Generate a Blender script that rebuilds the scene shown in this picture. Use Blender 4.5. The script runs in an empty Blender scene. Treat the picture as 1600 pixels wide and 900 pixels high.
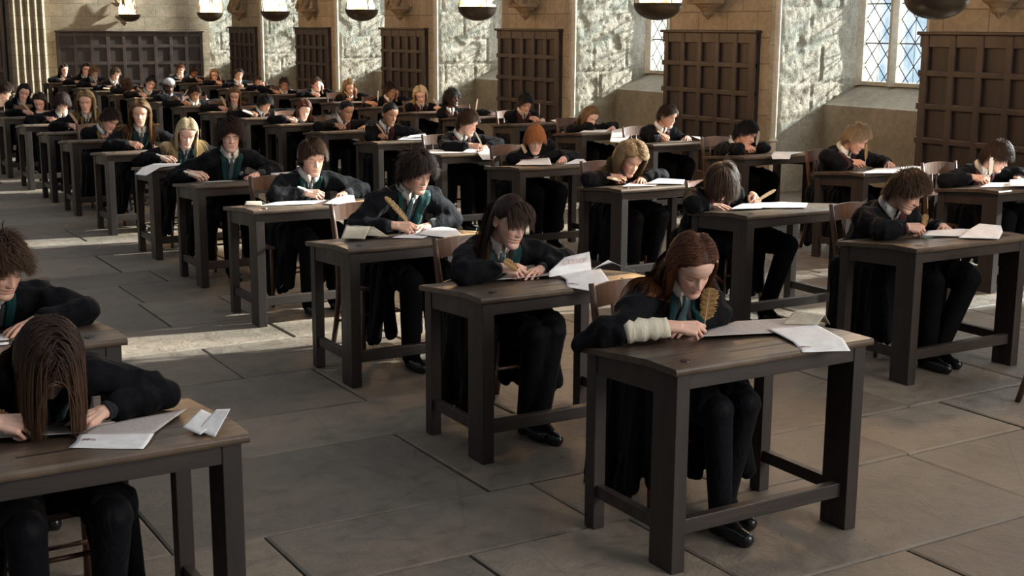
import bpy, bmesh, math, random
import numpy as np
from mathutils import Vector, Matrix, Euler, noise
from mathutils.bvhtree import BVHTree
PI = math.pi
C = bpy.context.scene.collection
rnd = random.Random(7)
V = Vector
def R(d): return math.radians(d)

# ------------------------------------------------------------ materials
def new_mat(name):
    m = bpy.data.materials.new(name); m.use_nodes = True
    return m, m.node_tree, m.node_tree.nodes['Principled BSDF']
def mapping(nt, scale=(1, 1, 1), coord='Object'):
    tc = nt.nodes.new('ShaderNodeTexCoord'); mp = nt.nodes.new('ShaderNodeMapping')
    mp.inputs['Scale'].default_value = scale
    nt.links.new(tc.outputs[coord], mp.inputs[0]); return mp.outputs[0]
def tex_noise(nt, vec, scale, detail=4, rough=.55, dist=0):
    n = nt.nodes.new('ShaderNodeTexNoise'); n.inputs['Scale'].default_value = scale
    n.inputs['Detail'].default_value = detail; n.inputs['Roughness'].default_value = rough
    n.inputs['Distortion'].default_value = dist
    if vec is not None: nt.links.new(vec, n.inputs['Vector'])
    return n.outputs['Fac']
def ramp(nt, fac, stops):
    r = nt.nodes.new('ShaderNodeValToRGB'); e = r.color_ramp.elements
    while len(e) < len(stops): e.new(.5)
    for i, (p, c) in enumerate(stops):
        e[i].position = p; e[i].color = (*c, 1)
    nt.links.new(fac, r.inputs[0]); return r.outputs[0]
def mixc(nt, fac, a, b, mode='MIX'):
    n = nt.nodes.new('ShaderNodeMix'); n.data_type = 'RGBA'; n.blend_type = mode
    for s, v in ((n.inputs[0], fac), (n.inputs[6], a), (n.inputs[7], b)):
        if isinstance(v, (int, float)): s.default_value = v
        elif isinstance(v, tuple): s.default_value = (*v, 1)
        else: nt.links.new(v, s)
    return n.outputs[2]
def bump(nt, bs, h, strength, dist=.01, prev=None):
    b = nt.nodes.new('ShaderNodeBump'); b.inputs['Strength'].default_value = strength
    b.inputs['Distance'].default_value = dist
    nt.links.new(h, b.inputs['Height'])
    if prev is not None: nt.links.new(prev, b.inputs['Normal'])
    nt.links.new(b.outputs[0], bs.inputs['Normal']); return b.outputs[0]
def attr(nt, name='Col'):
    a = nt.nodes.new('ShaderNodeAttribute'); a.attribute_name = name; return a.outputs['Color']
def objrand(nt):
    return nt.nodes.new('ShaderNodeObjectInfo').outputs['Random']

def m_wood(name, c0, c1, scale=(1.2, 14, 14), rough=.42, wear=None, spec=.5):
    m, nt, b = new_mat(name); v = mapping(nt, scale)
    f = tex_noise(nt, v, 2.2, 7, .62, .6)
    col = ramp(nt, f, [(.28, c0), (.72, c1)])
    if wear:
        f2 = tex_noise(nt, mapping(nt, (1, 1, 1)), 3.5, 5, .6)
        w = ramp(nt, f2, [(.45, (0, 0, 0)), (.75, (1, 1, 1))])
        col = mixc(nt, w, col, wear)
    nt.links.new(col, b.inputs['Base Color'])
    rr = ramp(nt, f, [(.2, (rough + .12,) * 3), (.8, (rough - .08,) * 3)])
    nt.links.new(rr, b.inputs['Roughness']); b.inputs['Specular IOR Level'].default_value = spec
    bump(nt, b, f, .35, .004); return m
M = {}
M['desk'] = m_wood('dark_oak', (.011, .007, .0055), (.034, .022, .017), (5, 5, 1.0), .46)
M['desk_top'] = m_wood('worn_oak_top', (.026, .016, .011), (.085, .055, .036), (1.0, 12, 6), .36, (.15, .105, .07))
M['desk_rail'] = m_wood('dark_oak_rail', (.012, .008, .0065), (.042, .029, .023), (1, 9, 9), .44)
M['chair'] = m_wood('chestnut_chair_wood', (.045, .018, .009), (.13, .055, .026), (6, 6, 1.5), .38)
M['panel'] = m_wood('panelling_oak', (.009, .0048, .0032), (.030, .015, .0095), (5, 5, .9), .45, (.045, .027, .018))
M['panel_in'] = m_wood('panelling_inset_oak', (.007, .004, .0035), (.024, .012, .009), (6, 6, .8), .5)

def m_plain(name, c, rough=.6, metal=0, spec=.5, sheen=0, sub=0):
    m, nt, b = new_mat(name); b.inputs['Base Color'].default_value = (*c, 1)
    b.inputs['Roughness'].default_value = rough; b.inputs['Metallic'].default_value = metal
    b.inputs['Specular IOR Level'].default_value = spec
    b.inputs['Sheen Weight'].default_value = sheen
    n = tex_noise(nt, mapping(nt), 30, 3)
    col = mixc(nt, n, tuple(x * .85 for x in c), tuple(min(1, x * 1.12) for x in c))
    nt.links.new(col, b.inputs['Base Color'])
    return m
def m_cloth(name, c, scale=260, rough=.85, sheen=.25, str_=.25):
    m, nt, b = new_mat(name); v = mapping(nt)
    n = tex_noise(nt, v, 7, 4); f = tex_noise(nt, v, scale, 2)
    col = mixc(nt, n, tuple(x * .7 for x in c), tuple(min(1, x * 1.3) for x in c))
    nt.links.new(col, b.inputs['Base Color']); b.inputs['Roughness'].default_value = rough
    b.inputs['Sheen Weight'].default_value = sheen; b.inputs['Sheen Roughness'].default_value = .5
    b.inputs['Specular IOR Level'].default_value = .07
    wv = tex_noise(nt, mapping(nt, (1, 1, .45)), 16, 3, .55, 1.2)
    pv = bump(nt, b, wv, .55, .018); bump(nt, b, f, str_, .002, pv); return m
M['robe'] = m_cloth('black_robe_wool', (.0042, .0044, .0056), 300, .75, .02)
M['trouser'] = m_cloth('black_trouser_cloth', (.0035, .0035, .0045), 300, .85, .0)
M['tights'] = m_cloth('black_tights', (.004, .004, .0055), 400, .6, .03)
M['jumper'] = m_cloth('charcoal_jumper', (.022, .023, .026), 180, .9, .15)
M['shirt'] = m_cloth('white_shirt_cotton', (.62, .60, .54), 300, .8, .1)
M['cream'] = m_cloth('cream_shirt_cotton', (.60, .54, .42), 300, .8, .1)
LIN = {'green': (.004, .030, .030), 'red': (.045, .008, .011), 'yellow': (.12, .08, .032), 'blue': (.012, .02, .06)}
for k, c in LIN.items(): M['lin_' + k] = m_cloth('robe_lining_' + k, c, 200, .5, .1, .1)
def m_tie(name, a, b_):
    m, nt, b = new_mat(name); tc = nt.nodes.new('ShaderNodeUVMap')
    w = nt.nodes.new('ShaderNodeTexWave'); w.bands_direction = 'DIAGONAL'; w.inputs['Scale'].default_value = 2.6
    nt.links.new(tc.outputs[0], w.inputs[0])
    nt.links.new(ramp(nt, w.outputs['Fac'], [(.45, a), (.52, b_), (.62, b_), (.7, a)]), b.inputs['Base Color'])
    b.inputs['Roughness'].default_value = .5; return m
TIEC = {'green': ((.004, .035, .04), (.30, .34, .36)), 'red': ((.06, .008, .012), (.35, .2, .05)), 'yellow': ((.02, .016, .01), (.4, .28, .06)), 'blue': ((.01, .02, .07), (.35, .37, .42))}
for k, (a, b_) in TIEC.items(): M['tie_' + k] = m_tie('striped_tie_' + k, a, b_)
M['shoe'] = m_plain('black_shoe_leather', (.008, .008, .009), .25)
def m_skin():
    m, nt, b = new_mat('skin'); a = attr(nt)
    n = tex_noise(nt, mapping(nt), 60, 3)
    col = mixc(nt, n, a, mixc(nt, 1.0, a, (.90, .84, .80), 'MULTIPLY'))
    nt.links.new(col, b.inputs['Base Color'])
    b.inputs['Roughness'].default_value = .5; b.inputs['Subsurface Weight'].default_value = .0
    b.inputs['Specular IOR Level'].default_value = .4
    bump(nt, b, tex_noise(nt, mapping(nt), 500, 2), .08, .001)
    return m
M['skin'] = m_skin()
def m_hair():
    m, nt, b = new_mat('hair'); a = attr(nt)
    nt.links.new(a, b.inputs['Base Color']); b.inputs['Roughness'].default_value = .55
    b.inputs['Specular IOR Level'].default_value = .16; return m
M['hair'] = m_hair()
def m_attr(name, rough, spec=.3, trans=0):
    m, nt, b = new_mat(name); nt.links.new(attr(nt), b.inputs['Base Color'])
    b.inputs['Roughness'].default_value = rough; b.inputs['Specular IOR Level'].default_value = spec
    if trans:
        tr = nt.nodes.new('ShaderNodeBsdfTranslucent'); nt.links.new(attr(nt), tr.inputs[0])
        mx = nt.nodes.new('ShaderNodeMixShader'); mx.inputs[0].default_value = trans
        out = nt.nodes['Material Output']
        nt.links.new(b.outputs[0], mx.inputs[1]); nt.links.new(tr.outputs[0], mx.inputs[2]); nt.links.new(mx.outputs[0], out.inputs[0])
    return m
M['feather'] = m_attr('feather_vane', .6, .25, .25)
M['shaft'] = m_plain('feather_shaft', (.55, .45, .30), .35)
M['nib'] = m_plain('ink_black_tip', (.01, .01, .012), .3)
M['ink'] = m_plain('red_brown_print', (.16, .03, .04), .7)
M['ink_pale'] = m_plain('faded_pink_print', (.66, .50, .47), .7)
M['inkwell'] = m_plain('inkwell_black_iron', (.010, .009, .009), .35, .2)
M['badge'] = m_plain('silver_thread', (.30, .32, .34), .5)
def m_paper(name, dense, tint=(.76, .75, .74), ink=(.54, .46, .46)):
    m, nt, b = new_mat(name); uv = nt.nodes.new('ShaderNodeUVMap').outputs[0]
    mp = nt.nodes.new('ShaderNodeMapping'); nt.links.new(uv, mp.inputs[0]); mp.inputs['Scale'].default_value = (3.5, 26, 1)
    words = tex_noise(nt, mp.outputs[0], 5, 3, .7)
    w = nt.nodes.new('ShaderNodeTexWave'); w.bands_direction = 'Y'; w.inputs['Scale'].default_value = 7
    nt.links.new(uv, w.inputs[0])
    big = tex_noise(nt, uv, 3.2, 1)
    mu = nt.nodes.new('ShaderNodeMath'); mu.operation = 'MULTIPLY'
    r1 = ramp(nt, w.outputs['Fac'], [(.55, (0,) * 3), (.62, (1,) * 3)]); r2 = ramp(nt, words, [(.46, (0,) * 3), (.5, (1,) * 3)])
    nt.links.new(r1, mu.inputs[0]); nt.links.new(r2, mu.inputs[1])
    mu2 = nt.nodes.new('ShaderNodeMath'); mu2.operation = 'MULTIPLY'
    nt.links.new(mu.outputs[0], mu2.inputs[0]); nt.links.new(ramp(nt, big, [(.5 - dense * .3, (0,) * 3), (.56 - dense * .2, (.75,) * 3)]), mu2.inputs[1])
    nt.links.new(mixc(nt, mu2.outputs[0], tint, ink), b.inputs['Base Color'])
    b.inputs['Roughness'].default_value = .75; b.inputs['Specular IOR Level'].default_value = .2
    return m
M['paper'] = m_paper('printed_paper', .3); M['paper_dense'] = m_paper('dense_newsprint', 1.0, (.50, .46, .44), (.13, .08, .08)); M['paper_old'] = m_paper('yellowed_leaflet', .5, (.50, .44, .34), (.2, .12, .10))

def m_stone_floor():
    m, nt, b = new_mat('flagstone'); a = attr(nt); v = mapping(nt)
    n1 = tex_noise(nt, v, 1.3, 6, .6); n2 = tex_noise(nt, v, 9, 8, .68, .4); n3 = tex_noise(nt, v, 70, 4)
    c = ramp(nt, n1, [(.3, (.75, .73, .72)), (.7, (1.12, 1.08, 1.03))])
    c2 = ramp(nt, n2, [(.25, (.62, .60, .58)), (.5, (1, 1, 1)), (.8, (1.2, 1.17, 1.12))])
    col = mixc(nt, 1., mixc(nt, 1., a, c, 'MULTIPLY'), c2, 'MULTIPLY')
    vo = nt.nodes.new('ShaderNodeTexVoronoi'); vo.feature = 'DISTANCE_TO_EDGE'; vo.inputs['Scale'].default_value = .85
    nt.links.new(mapping(nt, (1, 1.3, 1)), vo.inputs['Vector'])
    vn = nt.nodes.new('ShaderNodeMapping'); col = mixc(nt, .3, col, ramp(nt, vo.outputs['Distance'], [(.0, (.25, .23, .2)), (.004, (1, 1, 1))]), 'MULTIPLY')
    nt.links.new(col, b.inputs['Base Color'])
    nt.links.new(ramp(nt, n2, [(.3, (.42,) * 3), (.7, (.68,) * 3)]), b.inputs['Roughness'])
    p = bump(nt, b, n2, .8, .02); bump(nt, b, n3, .25, .003, p); return m
M['flag'] = m_stone_floor()
M['mortar'] = m_plain('floor_joint_dirt', (.012, .011, .010), .95)
def m_stone(name, c0, c1, brick, bumpy, fine=18, rs=(.62, .36), mortar=.012):
    m, nt, b = new_mat(name); v = mapping(nt)
    n1 = tex_noise(nt, v, 2.2, 6, .65); n2 = tex_noise(nt, v, fine, 7, .7, .5)
    col = ramp(nt, n1, [(.3, c0), (.7, c1)])
    col = mixc(nt, .6, col, ramp(nt, n2, [(.3, (.6, .58, .55)), (.65, (1.1, 1.1, 1.08))]), 'MULTIPLY')
    prev = bump(nt, b, n2, bumpy, .03)
    if brick:
        # blocks laid over (y or x, z)
        tc = nt.nodes.new('ShaderNodeTexCoord'); sp = nt.nodes.new('ShaderNodeSeparateXYZ'); cb = nt.nodes.new('ShaderNodeCombineXYZ')
        nt.links.new(tc.outputs['Object'], sp.inputs[0])
        ad = nt.nodes.new('ShaderNodeMath'); ad.operation = 'ADD'
        nt.links.new(sp.outputs[0], ad.inputs[0]); nt.links.new(sp.outputs[1], ad.inputs[1])
        nt.links.new(ad.outputs[0], cb.inputs[0]); nt.links.new(sp.outputs[2], cb.inputs[1])
        br = nt.nodes.new('ShaderNodeTexBrick'); nt.links.new(cb.outputs[0], br.inputs['Vector'])
        br.inputs['Scale'].default_value = 1; br.inputs['Brick Width'].default_value = rs[0]; br.inputs['Row Height'].default_value = rs[1]
        br.inputs['Mortar Size'].default_value = mortar; br.inputs['Mortar Smooth'].default_value = .4
        br.inputs['Color1'].default_value = (1, 1, 1, 1); br.inputs['Color2'].default_value = (.82, .82, .8, 1); br.inputs['Mortar'].default_value = (.45, .42, .38, 1)
        col = mixc(nt, .85, col, br.outputs[0], 'MULTIPLY')
        iv = nt.nodes.new('ShaderNodeMath'); iv.operation = 'SUBTRACT'; iv.inputs[0].default_value = 1
        nt.links.new(br.outputs['Fac'], iv.inputs[1])
        bump(nt, b, iv.outputs[0], .7, .02, prev)
    nt.links.new(col, b.inputs['Base Color']); b.inputs['Roughness'].default_value = .85
    b.inputs['Specular IOR Level'].default_value = .25; return m
M['jamb'] = m_stone('rough_hewn_block_stone', (.33, .31, .25), (.56, .54, .47), True, .8, 14, (.62, .43), .004)
M['jamb_face'] = m_stone('rough_hewn_facing', (.26, .24, .18), (.46, .44, .37), False, .9, 30)
M['ashlar'] = m_stone('smooth_ashlar_stone', (.27, .22, .15), (.40, .33, .24), True, .25, 14, (.55, .30), .006)
M['sill'] = m_stone('window_sill_stone', (.25, .225, .18), (.36, .33, .27), False, .5, 14)
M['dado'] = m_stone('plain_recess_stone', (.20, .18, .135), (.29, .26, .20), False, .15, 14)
M['mull'] = m_stone('mullion_limestone', (.42, .38, .30), (.52, .48, .40), False, .15, 20)
M['corbel'] = m_stone('carved_corbel_stone', (.16, .12, .08), (.30, .22, .14), False, .6, 30)
M['lead'] = m_plain('window_lead', (.03, .045, .06), .5, .3)
M['bronze'] = m_plain('hammered_bronze', (.10, .075, .05), .38, .8)
M['iron'] = m_plain('black_iron', (.02, .018, .016), .45, .6)
def m_glass():
    m, nt, b = new_mat('leaded_glass'); nt.nodes.remove(b)
    tr = nt.nodes.new('ShaderNodeBsdfTransparent'); gl = nt.nodes.new('ShaderNodeBsdfGlossy'); gl.inputs['Roughness'].default_value = .08
    n = tex_noise(nt, mapping(nt, (1, 1.6, 1)), 5.5, 0); c = ramp(nt, n, [(.35, (.90, .91, .92)), (.5, (.84, .88, .90)), (.62, (.72, .80, .83))])
    nt.links.new(c, tr.inputs[0])
    mx = nt.nodes.new('ShaderNodeMixShader'); mx.inputs[0].default_value = .07
    nt.links.new(tr.outputs[0], mx.inputs[1]); nt.links.new(gl.outputs[0], mx.inputs[2])
    nt.links.new(mx.outputs[0], nt.nodes['Material Output'].inputs[0]); return m
M['glass'] = m_glass()
def m_fire():
    m, nt, b = new_mat('flame'); nt.nodes.remove(b)
    e = nt.nodes.new('ShaderNodeEmission'); v = mapping(nt)
    n = tex_noise(nt, v, 14, 3)
    nt.links.new(ramp(nt, n, [(.38, (1, .28, .05)), (.45, (1, .5, .16)), (.52, (1, .82, .52))]), e.inputs[0])
    e.inputs[1].default_value = 5.5
    nt.links.new(e.outputs[0], nt.nodes['Material Output'].inputs[0]); return m
M['flame'] = m_fire()
M['coal'] = m_plain('charred_coals', (.02, .012, .01), .9)

# ------------------------------------------------------------ mesh helpers
def link(name, me, mats, parent=None):
    o = bpy.data.objects.new(name, me); C.objects.link(o)
    for m in (mats if isinstance(mats, (list, tuple)) else [mats]):
        if m is not None: me.materials.append(m)
    if parent is not None: o.parent = parent
    return o
def obj(name, bm, mats, parent=None, smooth=False):
    me = bpy.data.meshes.new(name); bm.to_mesh(me); bm.free()
    if smooth: me.shade_smooth()
    return link(name, me, mats, parent)
def tag(o, label=None, cat=None, group=None, kind=None):
    if label: o['label'] = label
    if cat: o['category'] = cat
    if group: o['group'] = group
    if kind: o['kind'] = kind
    return o
def empty(name, loc=(0, 0, 0), rz=0):
    o = bpy.data.objects.new(name, None); C.objects.link(o); o.location = loc; o.rotation_euler = (0, 0, rz)
    o.empty_display_size = .1; return o
def box(bm, x0, x1, y0, y1, z0, z1, bev=0, mi=0):
    vs = [bm.verts.new((x, y, z)) for x in (x0, x1) for y in (y0, y1) for z in (z0, z1)]
    q = [(0, 1, 3, 2), (4, 6, 7, 5), (0, 4, 5, 1), (2, 3, 7, 6), (0, 2, 6, 4), (1, 5, 7, 3)]
    fs = [bm.faces.new([vs[i] for i in f]) for f in q]
    for f in fs: f.material_index = mi
    if bev:
        es = list({e for f in fs for e in f.edges})
        r = bmesh.ops.bevel(bm, geom=es, offset=bev, segments=2, affect='EDGES', profile=.6)
        for f in r['faces']: f.material_index = mi
    return vs
def prism(bm, pts, axis, a0, a1, bev=0, mi=0):
    """extrude a closed 2-D outline along an axis; pts are the two other coordinates in order"""
    def mk(p, a):
        return {'x': (a, p[0], p[1]), 'y': (p[0], a, p[1]), 'z': (p[0], p[1], a)}[axis]
    A = [bm.verts.new(mk(p, a0)) for p in pts]; B = [bm.verts.new(mk(p, a1)) for p in pts]
    fs = [bm.faces.new(A), bm.faces.new(B[::-1])]
    n = len(pts)
    for i in range(n): fs.append(bm.faces.new([A[i], B[i], B[(i + 1) % n], A[(i + 1) % n]][::-1]))
    for f in fs: f.material_index = mi
    bmesh.ops.recalc_face_normals(bm, faces=fs)
    if bev:
        es = list({e for f in fs for e in f.edges})
        bmesh.ops.bevel(bm, geom=es, offset=bev, segments=2, affect='EDGES', profile=.6)
def frame_of(d):
    d = d.normalized(); a = V((0, 0, 1)) if abs(d.z) < .9 else V((1, 0, 0))
    x = a.cross(d).normalized(); return x, d.cross(x)
def tube(bm, pts, rad, seg=8, cap=True, mi=0):
    pts = [V(p) for p in pts]; rings = []
    n = len(pts); rad = rad if isinstance(rad, (list, tuple)) else [rad] * n
    x = None
    for i, p in enumerate(pts):
        d = (pts[min(i + 1, n - 1)] - pts[max(i - 1, 0)])
        if x is None: x, y = frame_of(d)
        else:
            dn = d.normalized(); x = (x - dn * x.dot(dn)).normalized(); y = dn.cross(x)
        rings.append([bm.verts.new(p + (x * math.cos(2 * PI * k / seg) + y * math.sin(2 * PI * k / seg)) * rad[i]) for k in range(seg)])
    for a, b in zip(rings, rings[1:]):
        for k in range(seg):
            f = bm.faces.new((a[k], a[(k + 1) % seg], b[(k + 1) % seg], b[k])); f.material_index = mi
    if cap:
        f = bm.faces.new(rings[0][::-1]); f.material_index = mi; f = bm.faces.new(rings[-1]); f.material_index = mi
def capsule(bm, p0, p1, r0, r1, seg=12):
    p0, p1 = V(p0), V(p1); d = p1 - p0
    L = d.length
    if L < 1e-5: d = V((0, 0, 1)); L = 1e-5
    dn = d.normalized(); pts = []; rr = []
    for k in range(4): a = PI / 2 * (1 - k / 4 * 1.0); pts.append(p0 - dn * r0 * math.sin(a)); rr.append(max(r0 * math.cos(a), r0 * .12))
    pts.append(p0); rr.append(r0); pts.append(p1); rr.append(r1)
    for k in range(1, 5): a = PI / 2 * k / 4; pts.append(p1 + dn * r1 * math.sin(a)); rr.append(max(r1 * math.cos(a), r1 * .12))
    x, y = frame_of(dn); rings = []
    for p, r in zip(pts, rr):
        rings.append([bm.verts.new(p + (x * math.cos(2 * PI * k / seg) + y * math.sin(2 * PI * k / seg)) * r) for k in range(seg)])
    for a, b in zip(rings, rings[1:]):
        for k in range(seg): bm.faces.new((a[k], a[(k + 1) % seg], b[(k + 1) % seg], b[k]))
    bm.faces.new(rings[0][::-1]); bm.faces.new(rings[-1])
def ellipsoid(bm, c, r, rot=None, u=14, v=10):
    m = Matrix.Translation(V(c)) @ (rot.to_4x4() if rot is not None else Matrix()) @ Matrix.Diagonal((r[0], r[1], r[2], 1))
    bmesh.ops.create_uvsphere(bm, u_segments=u, v_segments=v, radius=1, matrix=m)
def remesh(bm, voxel, smooth=3, fac=.5):
    me = bpy.data.meshes.new('t'); bm.to_mesh(me); bm.free()
    o = bpy.data.objects.new('t', me); C.objects.link(o)
    r = o.modifiers.new('r', 'REMESH'); r.mode = 'VOXEL'; r.voxel_size = voxel
    if smooth:
        s = o.modifiers.new('s', 'SMOOTH'); s.factor = fac; s.iterations = smooth
    dg = bpy.context.evaluated_depsgraph_get()
    out = bpy.data.meshes.new_from_object(o.evaluated_get(dg))
    bpy.data.objects.remove(o); bpy.data.meshes.remove(me)
    return out
def me_arrays(me):
    v = np.empty(len(me.vertices) * 3, np.float32); me.vertices.foreach_get('co', v); return v.reshape(-1, 3)
def polys(me): return [tuple(p.vertices) for p in me.polygons]
def set_col(me, cols):
    a = me.color_attributes.new('Col', 'FLOAT_COLOR', 'POINT')
    c = np.ones((len(me.vertices), 4), np.float32); c[:, :3] = cols; a.data.foreach_set('color', c.ravel())
def mesh_from(vs, fs, name='m', cols=None, smooth=True):
    me = bpy.data.meshes.new(name); me.from_pydata([tuple(map(float, v)) for v in vs], [], fs); me.update()
    if cols is not None: set_col(me, cols)
    if smooth: me.shade_smooth()
    return me
# ------------------------------------------------------------ the hall
XW = 10.4; PER = 4.26; R0 = 9.37; RW = 2.2; XG = 11.75; HT = 6.6
def build_floor():
    rs = random.Random(3); vs = []; fs = []; cols = []
    y = -.5
    while y < 33.6:
        h = rs.uniform(.42, .92); x = -7 + rs.uniform(-.8, 0)
        while x < 12.2:
            w = rs.uniform(.55, 1.65)
            g = rs.uniform(.002, .005); z = rs.uniform(-.0025, .001); tl = [rs.uniform(-.0018, .0018) for _ in range(4)]
            j = [rs.uniform(-.008, .008) for _ in range(4)]
            c0 = (x + g + abs(j[0]), y + g); c1 = (x + w - g, y + g + abs(j[1])); c2 = (x + w - g - abs(j[2]), y + h - g); c3 = (x + g, y + h - g - abs(j[3]))
            k = len(vs); inn = .010
            cx = x + w / 2; cy = y + h / 2
            for (a, b_), t in zip((c0, c1, c2, c3), tl): vs.append((a, b_, -.03))
            for (a, b_), t in zip((c0, c1, c2, c3), tl): vs.append((a, b_, z + t - .005))
            for (a, b_), t in zip((c0, c1, c2, c3), tl):
                vs.append((a + math.copysign(inn, cx - a), b_ + math.copysign(inn, cy - b_), z + t))
            for i in range(4):
                n = (i + 1) % 4
                fs.append((k + i, k + n, k + 4 + n, k + 4 + i)); fs.append((k + 4 + i, k + 4 + n, k + 8 + n, k + 8 + i))
            fs.append((k + 8, k + 9, k + 10, k + 11))
            b = rs.uniform(.72, 1.14); t = rs.uniform(-.012, .014)
            base = (.185 * b + t, .155 * b + t * .5, .122 * b)
            cols += [base] * 12
            x += w
        y += h
    o = link('floor', mesh_from(vs, fs, 'floor', np.array(cols), False), [M['flag']]); tag(o, kind='structure')
    bm = bmesh.new(); box(bm, -7.8, 12.2, -.6, 33.6, -.08, -.012); tag(obj('trim_1', bm, M['mortar']), kind='structure')
build_floor()
recs = [(R0 + PER * n, R0 + PER * n + RW) for n in range(-1, 6)]
def build_window_wall():
    bm = bmesh.new()   # piers: ashlar face + rough jambs
    edges = [-6.0] + [v for r in recs for v in r] + [33.4]
    for i in range(0, len(edges), 2):
        a, b = edges[i], edges[i + 1]
        ch = .07
        # plan outline of the pier with chamfered corners
        pl = [(XW, a + ch), (XW + ch, a), (12.1, a), (12.1, b), (XW + ch, b), (XW, b - ch)]
        A = [bm.verts.new((x, y, -.02)) for x, y in pl]; B = [bm.verts.new((x, y, HT)) for x, y in pl]
        n = len(pl)
        for k in range(n):
            f = bm.faces.new((A[k], B[k], B[(k + 1) % n], A[(k + 1) % n]))
            f.material_index = 0 if k == 5 else 1
        bm.faces.new(B)
    bmesh.ops.recalc_face_normals(bm, faces=bm.faces)
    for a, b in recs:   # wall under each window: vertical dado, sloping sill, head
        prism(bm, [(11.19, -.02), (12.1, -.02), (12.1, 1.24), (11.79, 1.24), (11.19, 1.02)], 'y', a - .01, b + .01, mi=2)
        box(bm, 11.6, 12.1, a - .01, b + .01, HT - .5, HT, mi=0)
    bm.faces.ensure_lookup_table()
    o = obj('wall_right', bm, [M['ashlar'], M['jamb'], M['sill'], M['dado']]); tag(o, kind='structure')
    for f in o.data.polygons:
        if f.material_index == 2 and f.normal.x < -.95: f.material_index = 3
    n = 2
    for a, b in recs:   # slender roll mouldings at the far edge of each recess
        bm = bmesh.new()
        tube(bm, [(XW + .01, b - .035, 0), (XW + .01, b - .035, HT)], .035, 10)
        ellipsoid(bm, (XW + .01, b - .035, .62), (.055, .055, .03))
        box(bm, XW - .05, XW + .06, b - .09, b + .03, 0, .12, .01)
        tag(obj(f'trim_{n}', bm, M['mull'], smooth=False), kind='structure'); n += 1
    # windows
    for i, (a, b) in enumerate(recs):
        w = empty(f'window_{i+1}', (XG, a, 1.24)); tag(w, kind='structure')
        bm = bmesh.new(); z1 = HT - 1.24 - .5; nl = 4; lw = RW / nl
        box(bm, 0, .10, 0, RW, 0, .05, .01)
        for k in range(nl + 1):
            y = k * lw; t = .05 if 0 < k < nl else .07
            prism(bm, [(-.07, y - .018), (.0, y - t), (.12, y - t), (.12, y + t), (.0, y + t), (-.07, y + .018)], 'z', 0, z1)
        obj('window_frame', bm, M['mull'], w)
        for k in range(nl):
            y0 = k * lw + .055; y1 = (k + 1) * lw - .055
            bm = bmesh.new(); box(bm, .05, .056, y0, y1, .04, z1); pn = obj('pane', bm, M['glass'], w)
            if i in (0, 4, 5, 6) and k < 2: pass
            bm = bmesh.new(); W_ = y1 - y0; dw = W_ / 2; dh = .27
            zz = -.3
            zt = 2.2
            while zz < zt:
                for s in (1, -1):
                    for q in (-1, 0, 1, 2):
                        # diagonal lead from left to right over full width
                        ya, yb = (y0, y1) if s > 0 else (y1, y0)
                        za, zb = zz, zz + dh * 2
                        if q == 0:
                            if za < .05:
                                t = (.05 - za) / (zb - za); ya2 = ya + (yb - ya) * t; za2 = .05
                            else: ya2, za2 = ya, za
                            if zb > .06: tube(bm, [(.046, ya2, za2), (.046, yb, zb)], .007, 4)
                zz += dh
            for z in np.arange(.50, zt, .46): tube(bm, [(.04, y0, z), (.04, y1, z)], .008, 5)
            tube(bm, [(.045, (y0 + y1) / 2, .05), (.045, (y0 + y1) / 2, zt)], .004, 4)
            obj('leading', bm, M['lead'], pn)
    return n
NT = build_window_wall()
def rough_jamb(a, n):
    # hewn blocks facing the near side of a recess' far jamb, each block with its own bulge and tooling
    nx, nz = 52, 150; z1 = 4.2; vs = []; fs = []; cols = []
    for i in range(nz + 1):
        z = z1 * i / nz; c = int(z / .43); fz = z / .43 - c
        for j in range(nx + 1):
            x = XW + .07 + (XG - XW - .08) * j / nx; sh = (c % 2) * .3 + .17 * math.sin(c * 5.1 + a); q = (x + sh) / .58; b_ = int(q); fx = q - b_
            e = min(fx * .58, (1 - fx) * .58, fz * .43, (1 - fz) * .43); hb = math.sin(b_ * 12.9 + c * 78.2 + a) * 43758.5; hb -= math.floor(hb)
            d = .004 + .008 * hb + .014 * min(1, e / .02) - .010
            v = V((x, z, a)); d += .005 * noise.noise(v * 7) + .008 * noise.noise(v * 19) + .008 * noise.noise(v * 37)
            k = noise.noise(V((x * 3.1 + 7, z * 2.3, a)))
            if k > .42: d -= .02 * min(1, (k - .42) * 8)
            edge = min(1, j / 2, (nx - j) / 2)
            vs.append((x, a - max(d * edge, -.004) - .006, z))
    for i in range(nz):
        for j in range(nx):
            k = i * (nx + 1) + j; fs.append((k, k + 1, k + nx + 2, k + nx + 1))
    o = link('trim_%d' % n, mesh_from(vs, fs, 'jamb_facing'), [M['jamb_face']]); tag(o, kind='structure')
for a_, b_ in recs: rough_jamb(b_, NT); NT += 1
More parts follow.
